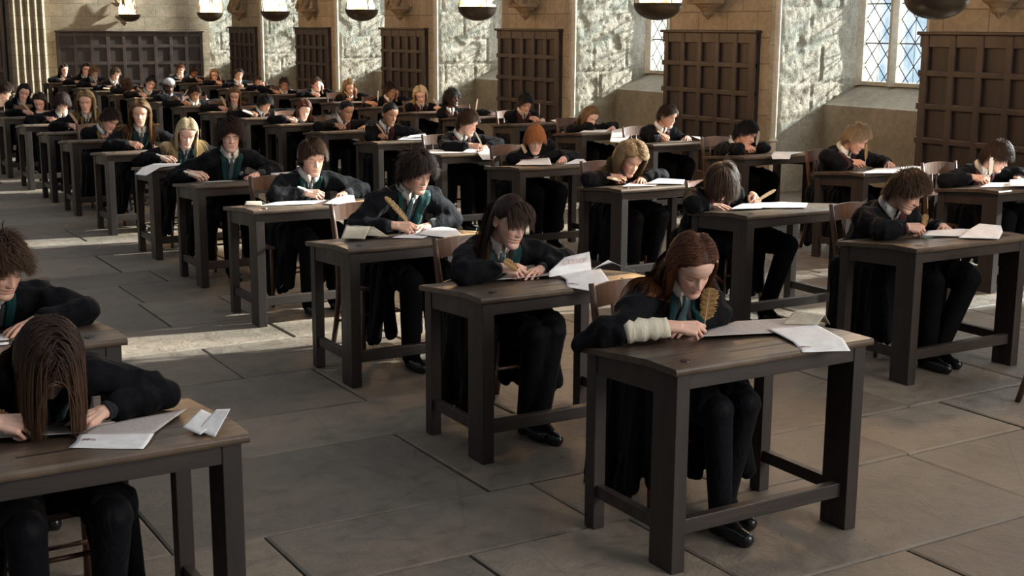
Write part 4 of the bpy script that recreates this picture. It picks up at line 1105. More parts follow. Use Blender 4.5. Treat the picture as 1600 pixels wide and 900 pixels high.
PEOPLE = [
 dict(id='Z0', desk=(0.262, 3.46), head=(0.7045, 3.76, 0.9719), pitch=58, yaw=-6, roll=4, house='green', style='long', hair_col=(0.024, 0.012, 0.008), skin=(0.7, 0.44, 0.34), male=False, seed=1, pos='first from front in left-edge row', dpos='first desk in left-edge row', label='person in green-lined black robe pointing at newsprint with left hand, first in left-edge row', nib=(0.6758, 3.7389), lhand=(0.8099, 3.7799), qdir=(-0.72, 0.15, 0.52), bx=-0.006, lod=0, qlen=0.27, qcol='brown', len=0.3, hscale=1.02, open=0.024, part=0.0, back=-9, sweep=0.0, badge=1, tip_col=(0.07, 0.035, 0.018), ldir=(-0.8, -0.5, -0.12), lroll=14, lpose='relax', hdir=(0.85, -0.5, -0.1), qlabel='brown barred quill pen held at the first desk in left-edge row'),
 dict(id='Z1', desk=(0.262, 4.8), head=(0.8246, 5.22, 0.9966), pitch=28.8, yaw=18, roll=0, house='green', style='curlyshort', hair_col=(0.05, 0.026, 0.014), skin=(0.62, 0.37, 0.27), male=True, seed=2, pos='second from front in left-edge row', dpos='second desk in left-edge row', label='person in green-lined black robe bowed low, cropped by the left edge, second in left-edge row', nib=(0.662, 5.04), lhand=(0.882, 5.1), qdir=(-0.6, -0.15, 0.8), bx=0.084, lod=0, quill=0, badge=1, qlabel='tan quill pen held at the second desk in left-edge row'),
 dict(id='A0', desk=(2.7, 3.42), head=(3.0873, 3.84, 1.0213), pitch=38, yaw=-14, roll=-4, house='green', style='long', hair_col=(0.07, 0.024, 0.011), skin=(0.7, 0.44, 0.34), male=False, seed=3, pos='first from front in aisle row', dpos='first desk in aisle row', label='person in green-lined black robe with one cream shirt sleeve bared, first in aisle row', nib=(3.0902, 3.7674), lhand=(3.08, 3.89), qdir=(0.02, -0.12, 1), bx=-0.047, lod=0, qcol='brown', qwid=0.042, qlen=0.235, len=0.31, open=0.068, rolled=1, clip=1, part=0.012, tip_col=(0.17, 0.065, 0.025), lpose='relax', ldir=(-1, -0.12, -0.05), hdir=(0.82, -0.45, -0.1), ankles=[(0.0, 0.22), (0.12, 0.34)], knees=[(-0.05, 0.2), (0.1, 0.22)], qface=(-0.6, -0.8, 0), qlabel='brown barred quill pen held at the first desk in aisle row'),
 dict(id='A1', desk=(2.7, 4.78), head=(3.0896, 5.21, 1.0112), pitch=21.6, yaw=6, roll=2, house='green', style='pony', hair_col=(0.024, 0.012, 0.008), skin=(0.7, 0.44, 0.34), male=False, seed=4, pos='second from front in aisle row', dpos='second desk in aisle row', label='person in green-lined black robe with left hand over the page, second in aisle row', nib=(3.142, 5.1475), lhand=(3.1971, 5.145), qdir=(-0.76, -0.45, 0.6), bx=-0.045, lod=0, qcol='brown', qwid=0.024, qlen=0.26, lapelL=1.9, ankles=[(0.0, 0.3), (0.03, 0.22)], knees=[(-0.02, 0.2), (0.1, 0.22)], drapeL=0.12, hdir=(0.8, -0.5, -0.1), ldir=(-0.75, -0.55, -0.06), qface=(-0.3, -0.9, 0.3), tip_col=(0.045, 0.022, 0.014), qlabel='brown barred quill pen held at the second desk in aisle row'),
 dict(id='A2', desk=(2.71, 6.22), head=(3.3399, 6.68, 1.0889), pitch=24.5, yaw=6, roll=0, house='green', style='messy', hair_col=(0.024, 0.012, 0.008), skin=(0.62, 0.37, 0.27), male=True, seed=5, pos='third from front in aisle row', dpos='third desk in aisle row', label='person in green-lined black robe behind a folded yellowed leaflet, third in aisle row', nib=(3.2646, 6.5367), lhand=(3.3839, 6.7078), qdir=(-0.55, 0.2, 0.85), bx=0.12, lod=0, qcol='brown', qwid=0.022, qlen=0.27, lapelL=2.1, hdir=(0.8, -0.5, -0.1), ldir=(-0.8, -0.5, -0.06), qcurve=(-0.03, 0, -0.0), qface=(-0.3, -0.9, 0.3), qlabel='brown barred quill pen held at the third desk in aisle row'),
 dict(id='A3', desk=(2.77, 7.83), head=(3.3464, 8.27, 1.0307), pitch=17.3, yaw=-6, roll=0, house='green', style='short', hair_col=(0.05, 0.026, 0.014), skin=(0.62, 0.37, 0.27), male=True, seed=6, pos='fourth from front in aisle row', dpos='fourth desk in aisle row', label='person in green-lined black robe upright with slim white quill, fourth in aisle row', nib=(3.3901, 8.1793), lhand=(3.5262, 8.2), qdir=(-0.78, -0.18, 0.55), bx=0.095, lod=0, qcol='white', qwid=0.0098, qlen=0.27, qcurve=(0, 0, -0.04), lpose='relax', hdir=(0.8, -0.5, -0.1), qlabel='white quill pen held at the fourth desk in aisle row'),
 dict(id='A4', desk=(2.85, 9.27), head=(3.254, 9.7, 1.0771), pitch=11.5, yaw=-14, roll=0, house='green', style='curlyshort', hair_col=(0.024, 0.012, 0.008), skin=(0.7, 0.44, 0.34), male=True, seed=7, pos='fifth from front in aisle row', dpos='fifth desk in aisle row', label='person in green-lined black robe sitting tall, silver crest, fifth in aisle row', nib=(3.0446, 9.5916), lhand=(3.3843, 9.5508), qdir=(-0.85, -0.18, 0.5), bx=-0.034, lod=0, qcol='white', qwid=0.0112, qlen=0.25, badge=1, lapelL=1.3, qlabel='white quill pen held at the fifth desk in aisle row'),
 dict(id='A5', desk=(2.88, 10.58), head=(3.3075, 11.0, 1.0021), pitch=27.4, yaw=-12, roll=6, house='green', style='long', hair_col=(0.5, 0.39, 0.235), skin=(0.7, 0.44, 0.34), male=False, seed=8, pos='sixth from front in aisle row', dpos='sixth desk in aisle row', label='person in green-lined black robe over page hanging off desk corner, sixth in aisle row', nib=(3.1855, 10.8892), lhand=(3.5, 10.88), qdir=(-0.8, -0.18, 0.55), bx=-0.017, lod=0, qcol='white', qwid=0.0084, qlen=0.24, len=0.32, open=0.055, part=0.0, qlabel='white quill pen held at the sixth desk in aisle row'),
 dict(id='A6', desk=(2.88, 12.05), head=(3.3031, 12.45, 1.0802), pitch=5.8, yaw=-18, roll=2, house='green', style='wavy', hair_col=(0.15, 0.085, 0.04), skin=(0.62, 0.37, 0.27), male=False, seed=9, pos='seventh from front in aisle row', dpos='seventh desk in aisle row', label='person in green-lined black robe upright, both hands on page, seventh in aisle row', nib=(3.28, 12.29), lhand=(3.5, 12.35), qdir=(-0.6, -0.15, 0.8), bx=-0.02, lod=1, quill=0, len=0.33, open=0.066, lpose='flat', qlabel='tan quill pen held at the seventh desk in aisle row'),
 dict(id='A7', desk=(2.88, 13.47), head=(3.3546, 13.83, 0.9383), pitch=31.7, yaw=14, roll=14, house='yellow', style='short', hair_col=(0.024, 0.012, 0.008), skin=(0.62, 0.37, 0.27), male=True, seed=10, pos='eighth from front in aisle row', dpos='eighth desk in aisle row', label='person in mustard-lined black robe leaning low over the left forearm, eighth in aisle row', nib=(3.3685, 13.92), lhand=(3.5, 13.77), qdir=(-0.45, -0.18, 0.85), bx=0.018, lod=1, qcol='tan', qwid=0.0168, qlabel='tan quill pen held at the eighth desk in aisle row'),
 dict(id='A8', desk=(2.89, 14.63), head=(3.3932, 15.05, 1.0533), pitch=7.2, yaw=-22, roll=0, house='yellow', style='wavy', hair_col=(0.24, 0.155, 0.075), skin=(0.62, 0.37, 0.27), male=False, seed=11, pos='ninth from front in aisle row', dpos='ninth desk in aisle row', label='person in mustard-lined black robe with the chin lifted, ninth in aisle row', nib=(3.29, 14.87), lhand=(3.51, 14.93), qdir=(-0.5, -0.18, 0.9), bx=0.04, lod=1, len=0.28, open=0.066, qcol='tan', qlabel='tan quill pen held at the ninth desk in aisle row'),
 dict(id='A9', desk=(2.89, 15.88), head=(3.3975, 16.3, 0.9893), pitch=17.3, yaw=-8, roll=2, house='blue', style='shaggy', hair_col=(0.024, 0.012, 0.008), skin=(0.62, 0.37, 0.27), male=True, seed=12, pos='tenth from front in aisle row', dpos='tenth desk in aisle row', label='person in navy-lined black robe holding white quill upright at chest, tenth in aisle row', nib=(3.3209, 16.2526), lhand=(3.51, 16.18), qdir=(0.25, -0.18, 1), bx=0.043, lod=1, qcol='white', qwid=0.0196, qlabel='white quill pen held at the tenth desk in aisle row'),
 dict(id='A10', desk=(2.9, 17.31), head=(3.415, 17.73, 0.9158), pitch=24.5, yaw=-26, roll=0, house='blue', style='long', hair_col=(0.024, 0.012, 0.008), skin=(0.62, 0.37, 0.27), male=False, seed=13, pos='eleventh from front in aisle row', dpos='eleventh desk in aisle row', label='person in navy-lined black robe half hidden behind the pupil in front, eleventh in aisle row', nib=(3.3, 17.55), lhand=(3.52, 17.61), qdir=(-0.6, -0.18, 0.8), bx=0.049, lod=1, len=0.22, open=0.06, qcol='tan', qlabel='tan quill pen held at the eleventh desk in aisle row'),
 dict(id='A11', desk=(2.92, 18.62), head=(3.4637, 19.04, 0.9792), pitch=14.4, yaw=-6, roll=16, house='blue', style='long', hair_col=(0.01, 0.008, 0.008), skin=(0.62, 0.37, 0.27), male=False, seed=14, pos='twelfth from front in aisle row', dpos='twelfth desk in aisle row', label='person in navy-lined black robe with the head tilted to one side, twelfth in aisle row', nib=(3.5034, 19.07), lhand=(3.54, 18.92), qdir=(-0.4, -0.18, 0.9), bx=0.07, lod=1, len=0.22, open=0.062, qcol='grey', qwid=0.0112, qlabel='pale grey quill pen held at the twelfth desk in aisle row'),
 dict(id='A12', desk=(2.92, 20.0), head=(3.4441, 20.4, 0.9465), pitch=21.6, yaw=60, roll=0, house='blue', style='messy', hair_col=(0.024, 0.012, 0.008), skin=(0.62, 0.37, 0.27), male=True, seed=15, pos='thirteenth from front in aisle row', dpos='thirteenth desk in aisle row', label='person in navy-lined black robe with face turned from the camera, thirteenth in aisle row', nib=(3.32, 20.24), lhand=(3.54, 20.3), qdir=(-0.6, -0.15, 0.8), bx=0.056, lod=1, quill=0, qlabel='tan quill pen held at the thirteenth desk in aisle row'),
 dict(id='B0', desk=(5.35, 4.77), head=(5.7143, 5.19, 1.0013), pitch=30.2, yaw=8, roll=6, house='red', style='messy', hair_col=(0.05, 0.026, 0.014), skin=(0.62, 0.37, 0.27), male=True, seed=16, pos='first from front in middle row', dpos='first desk in middle row', label='person in maroon-lined black robe close behind short barred quill, first in middle row', nib=(5.7854, 5.1242), lhand=(6.01, 5.15), qdir=(-0.02, -0.1, 1), bx=-0.064, lod=0, qcol='brown', qwid=0.024, qlen=0.16, lpose='relax', hdir=(0.8, -0.5, -0.1), ankles=[(0.0, 0.22), (0.13, 0.26)], knees=[(-0.02, 0.2), (0.26, 0.18)], qface=(-0.6, -0.8, 0), qlabel='brown barred quill pen held at the first desk in middle row', lapel=0.046),
 dict(id='B1', desk=(5.37, 6.15), head=(5.5032, 6.57, 0.9342), pitch=52, yaw=-28, roll=0, house='red', style='shaggy', hair_col=(0.05, 0.026, 0.014), skin=(0.62, 0.37, 0.27), male=True, seed=17, pos='second from front in middle row', dpos='second desk in middle row', label='person in maroon-lined black robe writing left-handed, head near desk, second in middle row', nib=(5.7696, 6.6), lhand=(5.4791, 6.5835), qdir=(0.72, -0.18, 0.55), bx=-0.2, shag=0.105, lod=0, lefty=1, qcol='tan', qwid=0.0154, qlen=0.24, whitecuff='L', knees=[(-0.115, 0.2), (0.26, 0.18)], ankles=[(-0.1, 0.24), (0.14, 0.24)], qlabel='tan quill pen held at the second desk in middle row', lapel=0.046),
 dict(id='B2', desk=(5.45, 7.61), head=(5.8229, 8.03, 0.9191), pitch=28, yaw=-8, roll=10, house='red', style='frizz', hair_col=(0.24, 0.155, 0.075), skin=(0.62, 0.37, 0.27), male=False, seed=18, pos='third from front in middle row', dpos='third desk in middle row', label='person in maroon-lined black robe pressing left palm on the page, third in middle row', nib=(5.771, 7.9928), lhand=(5.8173, 7.8689), qdir=(-0.86, -0.18, 0.42), bx=-0.058, lod=0, qcol='tan', qwid=0.014, qlen=0.25, qcurve=(0, 0, -0.04), len=0.2, open=0.058, qlabel='tan quill pen held at the third desk in middle row', lapel=0.046),
 dict(id='B3', desk=(5.55, 9.2), head=(5.9402, 9.6, 0.9514), pitch=22, yaw=-24, roll=0, house='red', style='shaggy', hair_col=(0.3, 0.11, 0.035), skin=(0.7, 0.44, 0.34), male=True, seed=19, pos='fourth from front in middle row', dpos='fourth desk in middle row', label='person in maroon-lined black robe hunched over a stack of pages, fourth in middle row', nib=(5.9287, 9.65), lhand=(6.17, 9.5), qdir=(-0.5, -0.18, 0.85), bx=-0.045, shag=0.045, lod=0, qcol='tan', qwid=0.0196, qlen=0.25, lpose='relax', qlabel='tan quill pen held at the fourth desk in middle row', lapel=0.046),
 dict(id='B4', desk=(5.5, 10.5), head=(6.002, 10.92, 1.0077), pitch=21.6, yaw=22, roll=0, house='red', style='short', hair_col=(0.05, 0.026, 0.014), skin=(0.62, 0.37, 0.27), male=True, seed=20, pos='fifth from front in middle row', dpos='fifth desk in middle row', label='person in maroon-lined black robe with the head turned towards the windows, fifth in middle row', nib=(5.9678, 10.53), lhand=(6.12, 10.8), qdir=(-0.5, -0.18, 0.85), bx=0.039, lod=0, qcol='white', qwid=0.0112, lpose='relax', qlabel='white quill pen held at the fifth desk in middle row', lapel=0.046),
 dict(id='B5', desk=(5.54, 11.95), head=(5.871, 12.37, 1.0113), pitch=18.7, yaw=8, roll=4, house='red', style='tied', hair_col=(0.01, 0.008, 0.008), skin=(0.42, 0.23, 0.14), male=False, seed=21, pos='sixth from front in middle row', dpos='sixth desk in middle row', label='person in maroon-lined black robe beside a hanging sheet, sixth in middle row', nib=(5.8657, 12.3978), lhand=(6.16, 12.25), qdir=(-0.6, -0.18, 0.8), bx=-0.089, lod=1, qcol='tan', qwid=0.0126, qlabel='tan quill pen held at the sixth desk in middle row', lapel=0.046),
 dict(id='B6', desk=(5.55, 13.38), head=(6.0031, 13.8, 0.9599), pitch=18.7, yaw=8, roll=2, house='red', style='tied', hair_col=(0.01, 0.008, 0.008), skin=(0.42, 0.23, 0.14), male=False, seed=22, pos='seventh from front in middle row', dpos='seventh desk in middle row', label='person in maroon-lined black robe with both hands close together, seventh in middle row', nib=(5.9568, 13.7045), lhand=(6.17, 13.68), qdir=(-0.5, -0.18, 0.85), bx=0.002, lod=1, qcol='white', qwid=0.0098, lpose='flat', qlabel='white quill pen held at the seventh desk in middle row', lapel=0.046),
 dict(id='B7', desk=(5.53, 14.62), head=(5.9844, 15.04, 0.898), pitch=21.6, yaw=-10, roll=6, house='yellow', style='long', hair_col=(0.09, 0.03, 0.016), skin=(0.62, 0.37, 0.27), male=False, seed=23, pos='eighth from front in middle row', dpos='eighth desk in middle row', label='person in mustard-lined black robe with a short pale pen pointing up, eighth in middle row', nib=(5.8409, 14.8765), lhand=(6.15, 14.92), qdir=(-0.7, -0.18, 0.5), bx=0.003, lod=1, len=0.3, open=0.055, qcol='white', qwid=0.0084, qlen=0.16, qlabel='white quill pen held at the eighth desk in middle row'),
 dict(id='B8', desk=(5.52, 15.84), head=(5.9263, 16.24, 0.9229), pitch=33.1, yaw=6, roll=0, house='red', style='short', hair_col=(0.01, 0.008, 0.008), skin=(0.42, 0.23, 0.14), male=True, seed=24, pos='ninth from front in middle row', dpos='ninth desk in middle row', label='person in maroon-lined black robe bowed low beside broad white quill, ninth in middle row', nib=(5.8045, 16.1592), lhand=(6.14, 16.14), qdir=(-0.8, -0.18, 0.45), bx=-0.033, lod=1, qcol='white', qwid=0.0196, qlabel='white quill pen held at the ninth desk in middle row', lapel=0.046),
 dict(id='B9', desk=(5.54, 17.22), head=(5.9939, 17.64, 0.9461), pitch=18.7, yaw=-18, roll=0, house='yellow', style='long', hair_col=(0.15, 0.085, 0.04), skin=(0.62, 0.37, 0.27), male=False, seed=25, pos='tenth from front in middle row', dpos='tenth desk in middle row', label='person in mustard-lined black robe behind a broad oval quill, tenth in middle row', nib=(5.9081, 17.67), lhand=(6.16, 17.52), qdir=(-0.4, -0.18, 0.85), bx=0.003, lod=1, len=0.3, open=0.05, qcol='tan', qwid=0.0252, qlabel='tan quill pen held at the tenth desk in middle row'),
 dict(id='B10', desk=(5.55, 18.6), head=(5.8597, 19.02, 0.9216), pitch=18.7, yaw=-12, roll=0, house='yellow', style='short', hair_col=(0.024, 0.012, 0.008), skin=(0.42, 0.23, 0.14), male=True, seed=26, pos='eleventh from front in middle row', dpos='eleventh desk in middle row', label='person in mustard-lined black robe behind a small white booklet, eleventh in middle row', nib=(5.763, 18.9483), lhand=(6.17, 18.9), qdir=(0.5, -0.18, 0.8), bx=-0.105, lod=1, qcol='tan', qwid=0.0084, qlabel='tan quill pen held at the eleventh desk in middle row'),
 dict(id='B11', desk=(5.55, 19.85), head=(5.8448, 20.27, 0.9736), pitch=15.8, yaw=-2, roll=0, house='yellow', style='crop', hair_col=(0.01, 0.008, 0.008), skin=(0.075, 0.036, 0.022), male=True, seed=27, pos='twelfth from front in middle row', dpos='twelfth desk in middle row', label='person in mustard-lined black robe wearing a grey cap, twelfth in middle row', nib=(5.95, 20.09), lhand=(6.17, 20.15), qdir=(0.5, -0.18, 0.8), bx=-0.116, lod=2, cap=1, qcol='tan', qwid=0.0084, qlabel='tan quill pen held at the twelfth desk in middle row'),
 dict(id='B12', desk=(5.54, 21.1), head=(5.9012, 21.52, 0.9631), pitch=10.1, yaw=-8, roll=22, house='yellow', style='short', hair_col=(0.01, 0.008, 0.008), skin=(0.7, 0.44, 0.34), male=True, seed=28, pos='thirteenth from front in middle row', dpos='thirteenth desk in middle row', label='person in mustard-lined black robe with head leant far sideways, thirteenth in middle row', nib=(5.8202, 21.4544), lhand=(6.16, 21.4), qdir=(-0.6, -0.18, 0.7), bx=-0.067, lod=2, qcol='tan', qwid=0.0196, qlabel='tan quill pen held at the thirteenth desk in middle row'),
 dict(id='B13', desk=(5.53, 22.3), head=(5.7973, 22.66, 0.8987), pitch=72, yaw=-6, roll=8, house='yellow', style='messy', hair_col=(0.05, 0.026, 0.014), skin=(0.62, 0.37, 0.27), male=True, seed=29, pos='fourteenth from front in middle row', dpos='fourteenth desk in middle row', label='person in mustard-lined black robe with head down on the desk, fourteenth in middle row', nib=(5.93, 22.54), lhand=(6.15, 22.6), qdir=(-0.6, -0.15, 0.8), bx=-0.137, lod=2, quill=0, qlabel='tan quill pen held at the fourteenth desk in middle row'),
 dict(id='B14', desk=(5.53, 23.62), head=(5.9664, 24.04, 1.0346), pitch=20.2, yaw=2, roll=4, house='yellow', style='short', hair_col=(0.05, 0.026, 0.014), skin=(0.62, 0.37, 0.27), male=True, seed=30, pos='fifteenth from front in middle row', dpos='fifteenth desk in middle row', label='person in mustard-lined black robe holding a quill nearly level, fifteenth in middle row', nib=(5.93, 23.86), lhand=(6.15, 23.92), qdir=(-0.8, -0.18, 0.25), bx=-0.01, lod=2, qcol='tan', qwid=0.0168, qlabel='tan quill pen held at the fifteenth desk in middle row'),
 dict(id='B15', desk=(5.52, 24.9), head=(5.8938, 25.32, 1.0291), pitch=24.5, yaw=-2, roll=0, house='yellow', style='messy', hair_col=(0.15, 0.085, 0.04), skin=(0.62, 0.37, 0.27), male=True, seed=31, pos='sixteenth from front in middle row', dpos='sixteenth desk in middle row', label='person in mustard-lined black robe writing with a slanting white quill, sixteenth in middle row', nib=(5.92, 25.14), lhand=(6.14, 25.2), qdir=(-0.4, -0.18, 0.85), bx=-0.057, lod=2, qcol='white', qwid=0.0126, qlabel='white quill pen held at the sixteenth desk in middle row'),
 dict(id='B16', desk=(5.5, 26.15), head=(6.0273, 26.57, 1.0376), pitch=7.2, yaw=-6, roll=14, house='blue', style='long', hair_col=(0.024, 0.012, 0.008), skin=(0.62, 0.37, 0.27), male=False, seed=32, pos='seventeenth from front in middle row', dpos='seventeenth desk in middle row', label='person in navy-lined black robe leaning sideways behind another pupil, seventeenth in middle row', nib=(5.9, 26.39), lhand=(6.12, 26.45), qdir=(-0.6, -0.15, 0.8), bx=0.058, lod=2, len=0.2, open=0.06, quill=0, qlabel='tan quill pen held at the seventeenth desk in middle row'),
 dict(id='B17', desk=(5.46, 27.3), head=(5.8549, 27.72, 0.9923), pitch=7.2, yaw=8, roll=0, house='blue', style='long', hair_col=(0.024, 0.012, 0.008), skin=(0.62, 0.37, 0.27), male=False, seed=33, pos='eighteenth from front in middle row', dpos='eighteenth desk in middle row', label='person in navy-lined black robe in front of the end panelling, eighteenth in middle row', nib=(5.86, 27.54), lhand=(6.08, 27.6), qdir=(-0.6, -0.15, 0.8), bx=-0.041, lod=2, len=0.3, open=0.06, quill=0, qlabel='tan quill pen held at the eighteenth desk in middle row'),
 dict(id='C0', desk=(7.82, 6.25), head=(8.3209, 6.69, 0.9561), pitch=28, yaw=16, roll=4, house='red', style='shaggy', hair_col=(0.024, 0.012, 0.008), skin=(0.7, 0.44, 0.34), male=True, seed=34, pos='first from front in window row', dpos='first desk in window row', label='person in maroon-lined black robe bending over upright white notched quill, first in window row', nib=(8.1678, 6.6165), lhand=(8.44, 6.55), qdir=(-0.12, -0.1, 1), bx=0.038, shag=0.055, lod=0, qcol='white', qwid=0.0224, qlen=0.25, lpose='relax', lapel=0.05, lapelR=1.3, qlabel='white quill pen held at the first desk in window row'),
 dict(id='C1', desk=(7.79, 7.54), head=(8.1296, 7.98, 0.9998), pitch=31.7, yaw=14, roll=4, house='red', style='short', hair_col=(0.26, 0.19, 0.12), skin=(0.62, 0.37, 0.27), male=True, seed=35, pos='second from front in window row', dpos='second desk in window row', label='person in maroon-lined black robe leaning over a brown upright quill, second in window row', nib=(8.2153, 7.9416), lhand=(8.41, 7.84), qdir=(-0.12, -0.1, 1), bx=-0.083, lod=0, qcol='brown', qwid=0.0196, qlen=0.25, lpose='relax', qlabel='brown barred quill pen held at the second desk in window row', lapel=0.046),
 dict(id='C2', desk=(7.84, 9.05), head=(8.2249, 9.49, 0.9258), pitch=24.5, yaw=20, roll=14, house='red', style='short', hair_col=(0.01, 0.008, 0.008), skin=(0.62, 0.37, 0.27), male=True, seed=36, pos='third from front in window row', dpos='third desk in window row', label='person in maroon-lined black robe resting a cheek beside a pale quill, third in window row', nib=(8.2653, 9.3982), lhand=(8.46, 9.35), qdir=(0.05, -0.1, 1), bx=-0.049, lod=0, qcol='grey', qwid=0.0196, qlen=0.25, lpose='cheek', qlabel='pale grey quill pen held at the third desk in window row', lapel=0.046),
 dict(id='C3', desk=(7.89, 10.49), head=(8.3903, 10.93, 1.0035), pitch=18.7, yaw=14, roll=0, house='red', style='crop', hair_col=(0.024, 0.012, 0.008), skin=(0.62, 0.37, 0.27), male=True, seed=37, pos='fourth from front in window row', dpos='fourth desk in window row', label='person in maroon-lined black robe with tie hanging forward, fourth in window row', nib=(8.419, 10.9116), lhand=(8.6393, 10.8906), qdir=(-0.7, -0.18, 0.5), bx=0.038, lod=1, qcol='tan', qwid=0.0112, qlabel='tan quill pen held at the fourth desk in window row', lapel=0.046),
 dict(id='C4', desk=(8.0, 11.94), head=(8.3968, 12.38, 0.9019), pitch=27.4, yaw=2, roll=8, house='red', style='long', hair_col=(0.15, 0.085, 0.04), skin=(0.7, 0.44, 0.34), male=False, seed=38, pos='fifth from front in window row', dpos='fifth desk in window row', label='person in maroon-lined black robe before bright recess with tan quill, fifth in window row', nib=(8.4727, 12.39), lhand=(8.62, 12.24), qdir=(-0.5, -0.18, 0.85), bx=-0.04, lod=1, len=0.2, open=0.06, qcol='tan', qwid=0.0168, qlabel='tan quill pen held at the fifth desk in window row', lapel=0.046),
 dict(id='C5', desk=(8.05, 13.45), head=(8.45, 13.89, 0.9822), pitch=28.8, yaw=-16, roll=0, house='red', style='short', hair_col=(0.01, 0.008, 0.008), skin=(0.62, 0.37, 0.27), male=True, seed=39, pos='sixth from front in window row', dpos='sixth desk in window row', label='person in maroon-lined black robe with left fingers spread on desk, sixth in window row', nib=(8.6608, 13.9), lhand=(8.7379, 13.95), qdir=(0.0, 0.0, 1), bx=-0.038, lod=1, qcol='grey', qwid=0.0112, qlabel='pale grey quill pen held at the sixth desk in window row', lapel=0.046),
 dict(id='C6', desk=(8.03, 14.75), head=(8.1421, 15.25, 0.9782), pitch=-2, yaw=18, roll=0, house='red', style='curlyshort', hair_col=(0.01, 0.008, 0.008), skin=(0.075, 0.036, 0.022), male=False, seed=40, pos='seventh from front in window row', dpos='seventh desk in window row', label='person in maroon-lined black robe sitting upright and looking towards the windows, seventh in window row', nib=(8.4624, 15.2), lhand=(8.65, 15.05), qdir=(0.15, 0, 1), bx=-0.2, lod=1, qcol='white', qwid=0.014, qlabel='white quill pen held at the seventh desk in window row', lapel=0.046),
 dict(id='C7', desk=(7.95, 15.96), head=(8.2503, 16.38, 0.965), pitch=20.2, yaw=-22, roll=-6, house='red', style='wavy', hair_col=(0.5, 0.39, 0.235), skin=(0.7, 0.44, 0.34), male=False, seed=41, pos='eighth from front in window row', dpos='eighth desk in window row', label='person in maroon-lined black robe wearing a thin dark hair band, eighth in window row', nib=(8.5966, 16.41), lhand=(8.57, 16.26), qdir=(-0.6, -0.18, 0.8), bx=-0.112, lod=1, len=0.16, open=0.06, band=1, qcol='white', qwid=0.0168, qlabel='white quill pen held at the eighth desk in window row', lapel=0.046),
 dict(id='C8', desk=(7.93, 17.24), head=(8.3973, 17.66, 0.9775), pitch=18.7, yaw=2, roll=-10, house='red', style='short', hair_col=(0.024, 0.012, 0.008), skin=(0.42, 0.23, 0.14), male=True, seed=42, pos='ninth from front in window row', dpos='ninth desk in window row', label='person in maroon-lined black robe head on hand, white quill upright, ninth in window row', nib=(8.1674, 17.6215), lhand=(8.55, 17.54), qdir=(0.05, 0, 1), bx=0.013, lod=1, qcol='white', qwid=0.014, lpose='cheek', qlabel='white quill pen held at the ninth desk in window row', lapel=0.046),
 dict(id='C9', desk=(7.93, 18.65), head=(8.3577, 19.07, 0.9572), pitch=17.3, yaw=-12, roll=-12, house='yellow', style='wavy', hair_col=(0.24, 0.155, 0.075), skin=(0.62, 0.37, 0.27), male=False, seed=43, pos='tenth from front in window row', dpos='tenth desk in window row', label='person in mustard-lined black robe propping the tilted head on hand, tenth in window row', nib=(8.4279, 19.1), lhand=(8.55, 18.95), qdir=(-0.6, -0.18, 0.7), bx=-0.017, lod=1, len=0.18, open=0.058, qcol='tan', qwid=0.0126, lpose='cheek', qlabel='tan quill pen held at the tenth desk in window row'),
 dict(id='C10', desk=(7.93, 19.95), head=(8.3314, 20.37, 0.9666), pitch=13.0, yaw=0, roll=-12, house='yellow', style='crop', hair_col=(0.05, 0.026, 0.014), skin=(0.7, 0.44, 0.34), male=True, seed=44, pos='eleventh from front in window row', dpos='eleventh desk in window row', label='person in mustard-lined black robe leaning on left hand in daylight, eleventh in window row', nib=(8.33, 20.19), lhand=(8.55, 20.25), qdir=(-0.6, -0.15, 0.8), bx=-0.036, lod=2, quill=0, lpose='cheek', qlabel='tan quill pen held at the eleventh desk in window row'),
 dict(id='C11', desk=(7.93, 21.2), head=(8.2489, 21.62, 0.9081), pitch=14.4, yaw=-16, roll=0, house='yellow', style='short', hair_col=(0.024, 0.012, 0.008), skin=(0.42, 0.23, 0.14), male=True, seed=45, pos='twelfth from front in window row', dpos='twelfth desk in window row', label='person in mustard-lined black robe low behind a white page, twelfth in window row', nib=(8.1945, 21.65), lhand=(8.55, 21.5), qdir=(-0.8, -0.18, 0.5), bx=-0.098, lod=2, qcol='tan', qwid=0.0112, qlabel='tan quill pen held at the twelfth desk in window row'),
 dict(id='C12', desk=(7.93, 22.45), head=(8.2244, 22.87, 0.8937), pitch=8.6, yaw=-10, roll=-8, house='yellow', style='short', hair_col=(0.05, 0.026, 0.014), skin=(0.62, 0.37, 0.27), male=True, seed=46, pos='thirteenth from front in window row', dpos='thirteenth desk in window row', label='person in mustard-lined black robe leaning cheek on the left hand, thirteenth in window row', nib=(8.33, 22.69), lhand=(8.55, 22.75), qdir=(-0.7, -0.18, 0.6), bx=-0.117, lod=2, qcol='tan', qwid=0.0112, lpose='cheek', qlabel='tan quill pen held at the thirteenth desk in window row'),
 dict(id='C13', desk=(7.93, 23.7), head=(8.3129, 24.16, 0.9992), pitch=15.8, yaw=-6, roll=0, house='yellow', style='crop', hair_col=(0.024, 0.012, 0.008), skin=(0.62, 0.37, 0.27), male=True, seed=47, pos='fourteenth from front in window row', dpos='fourteenth desk in window row', label='person in mustard-lined black robe with white collar brightly lit, fourteenth in window row', nib=(8.33, 23.94), lhand=(8.55, 24.0), qdir=(-0.6, -0.18, 0.6), bx=-0.05, lod=2, qcol='white', qwid=0.0126, qlabel='white quill pen held at the fourteenth desk in window row'),
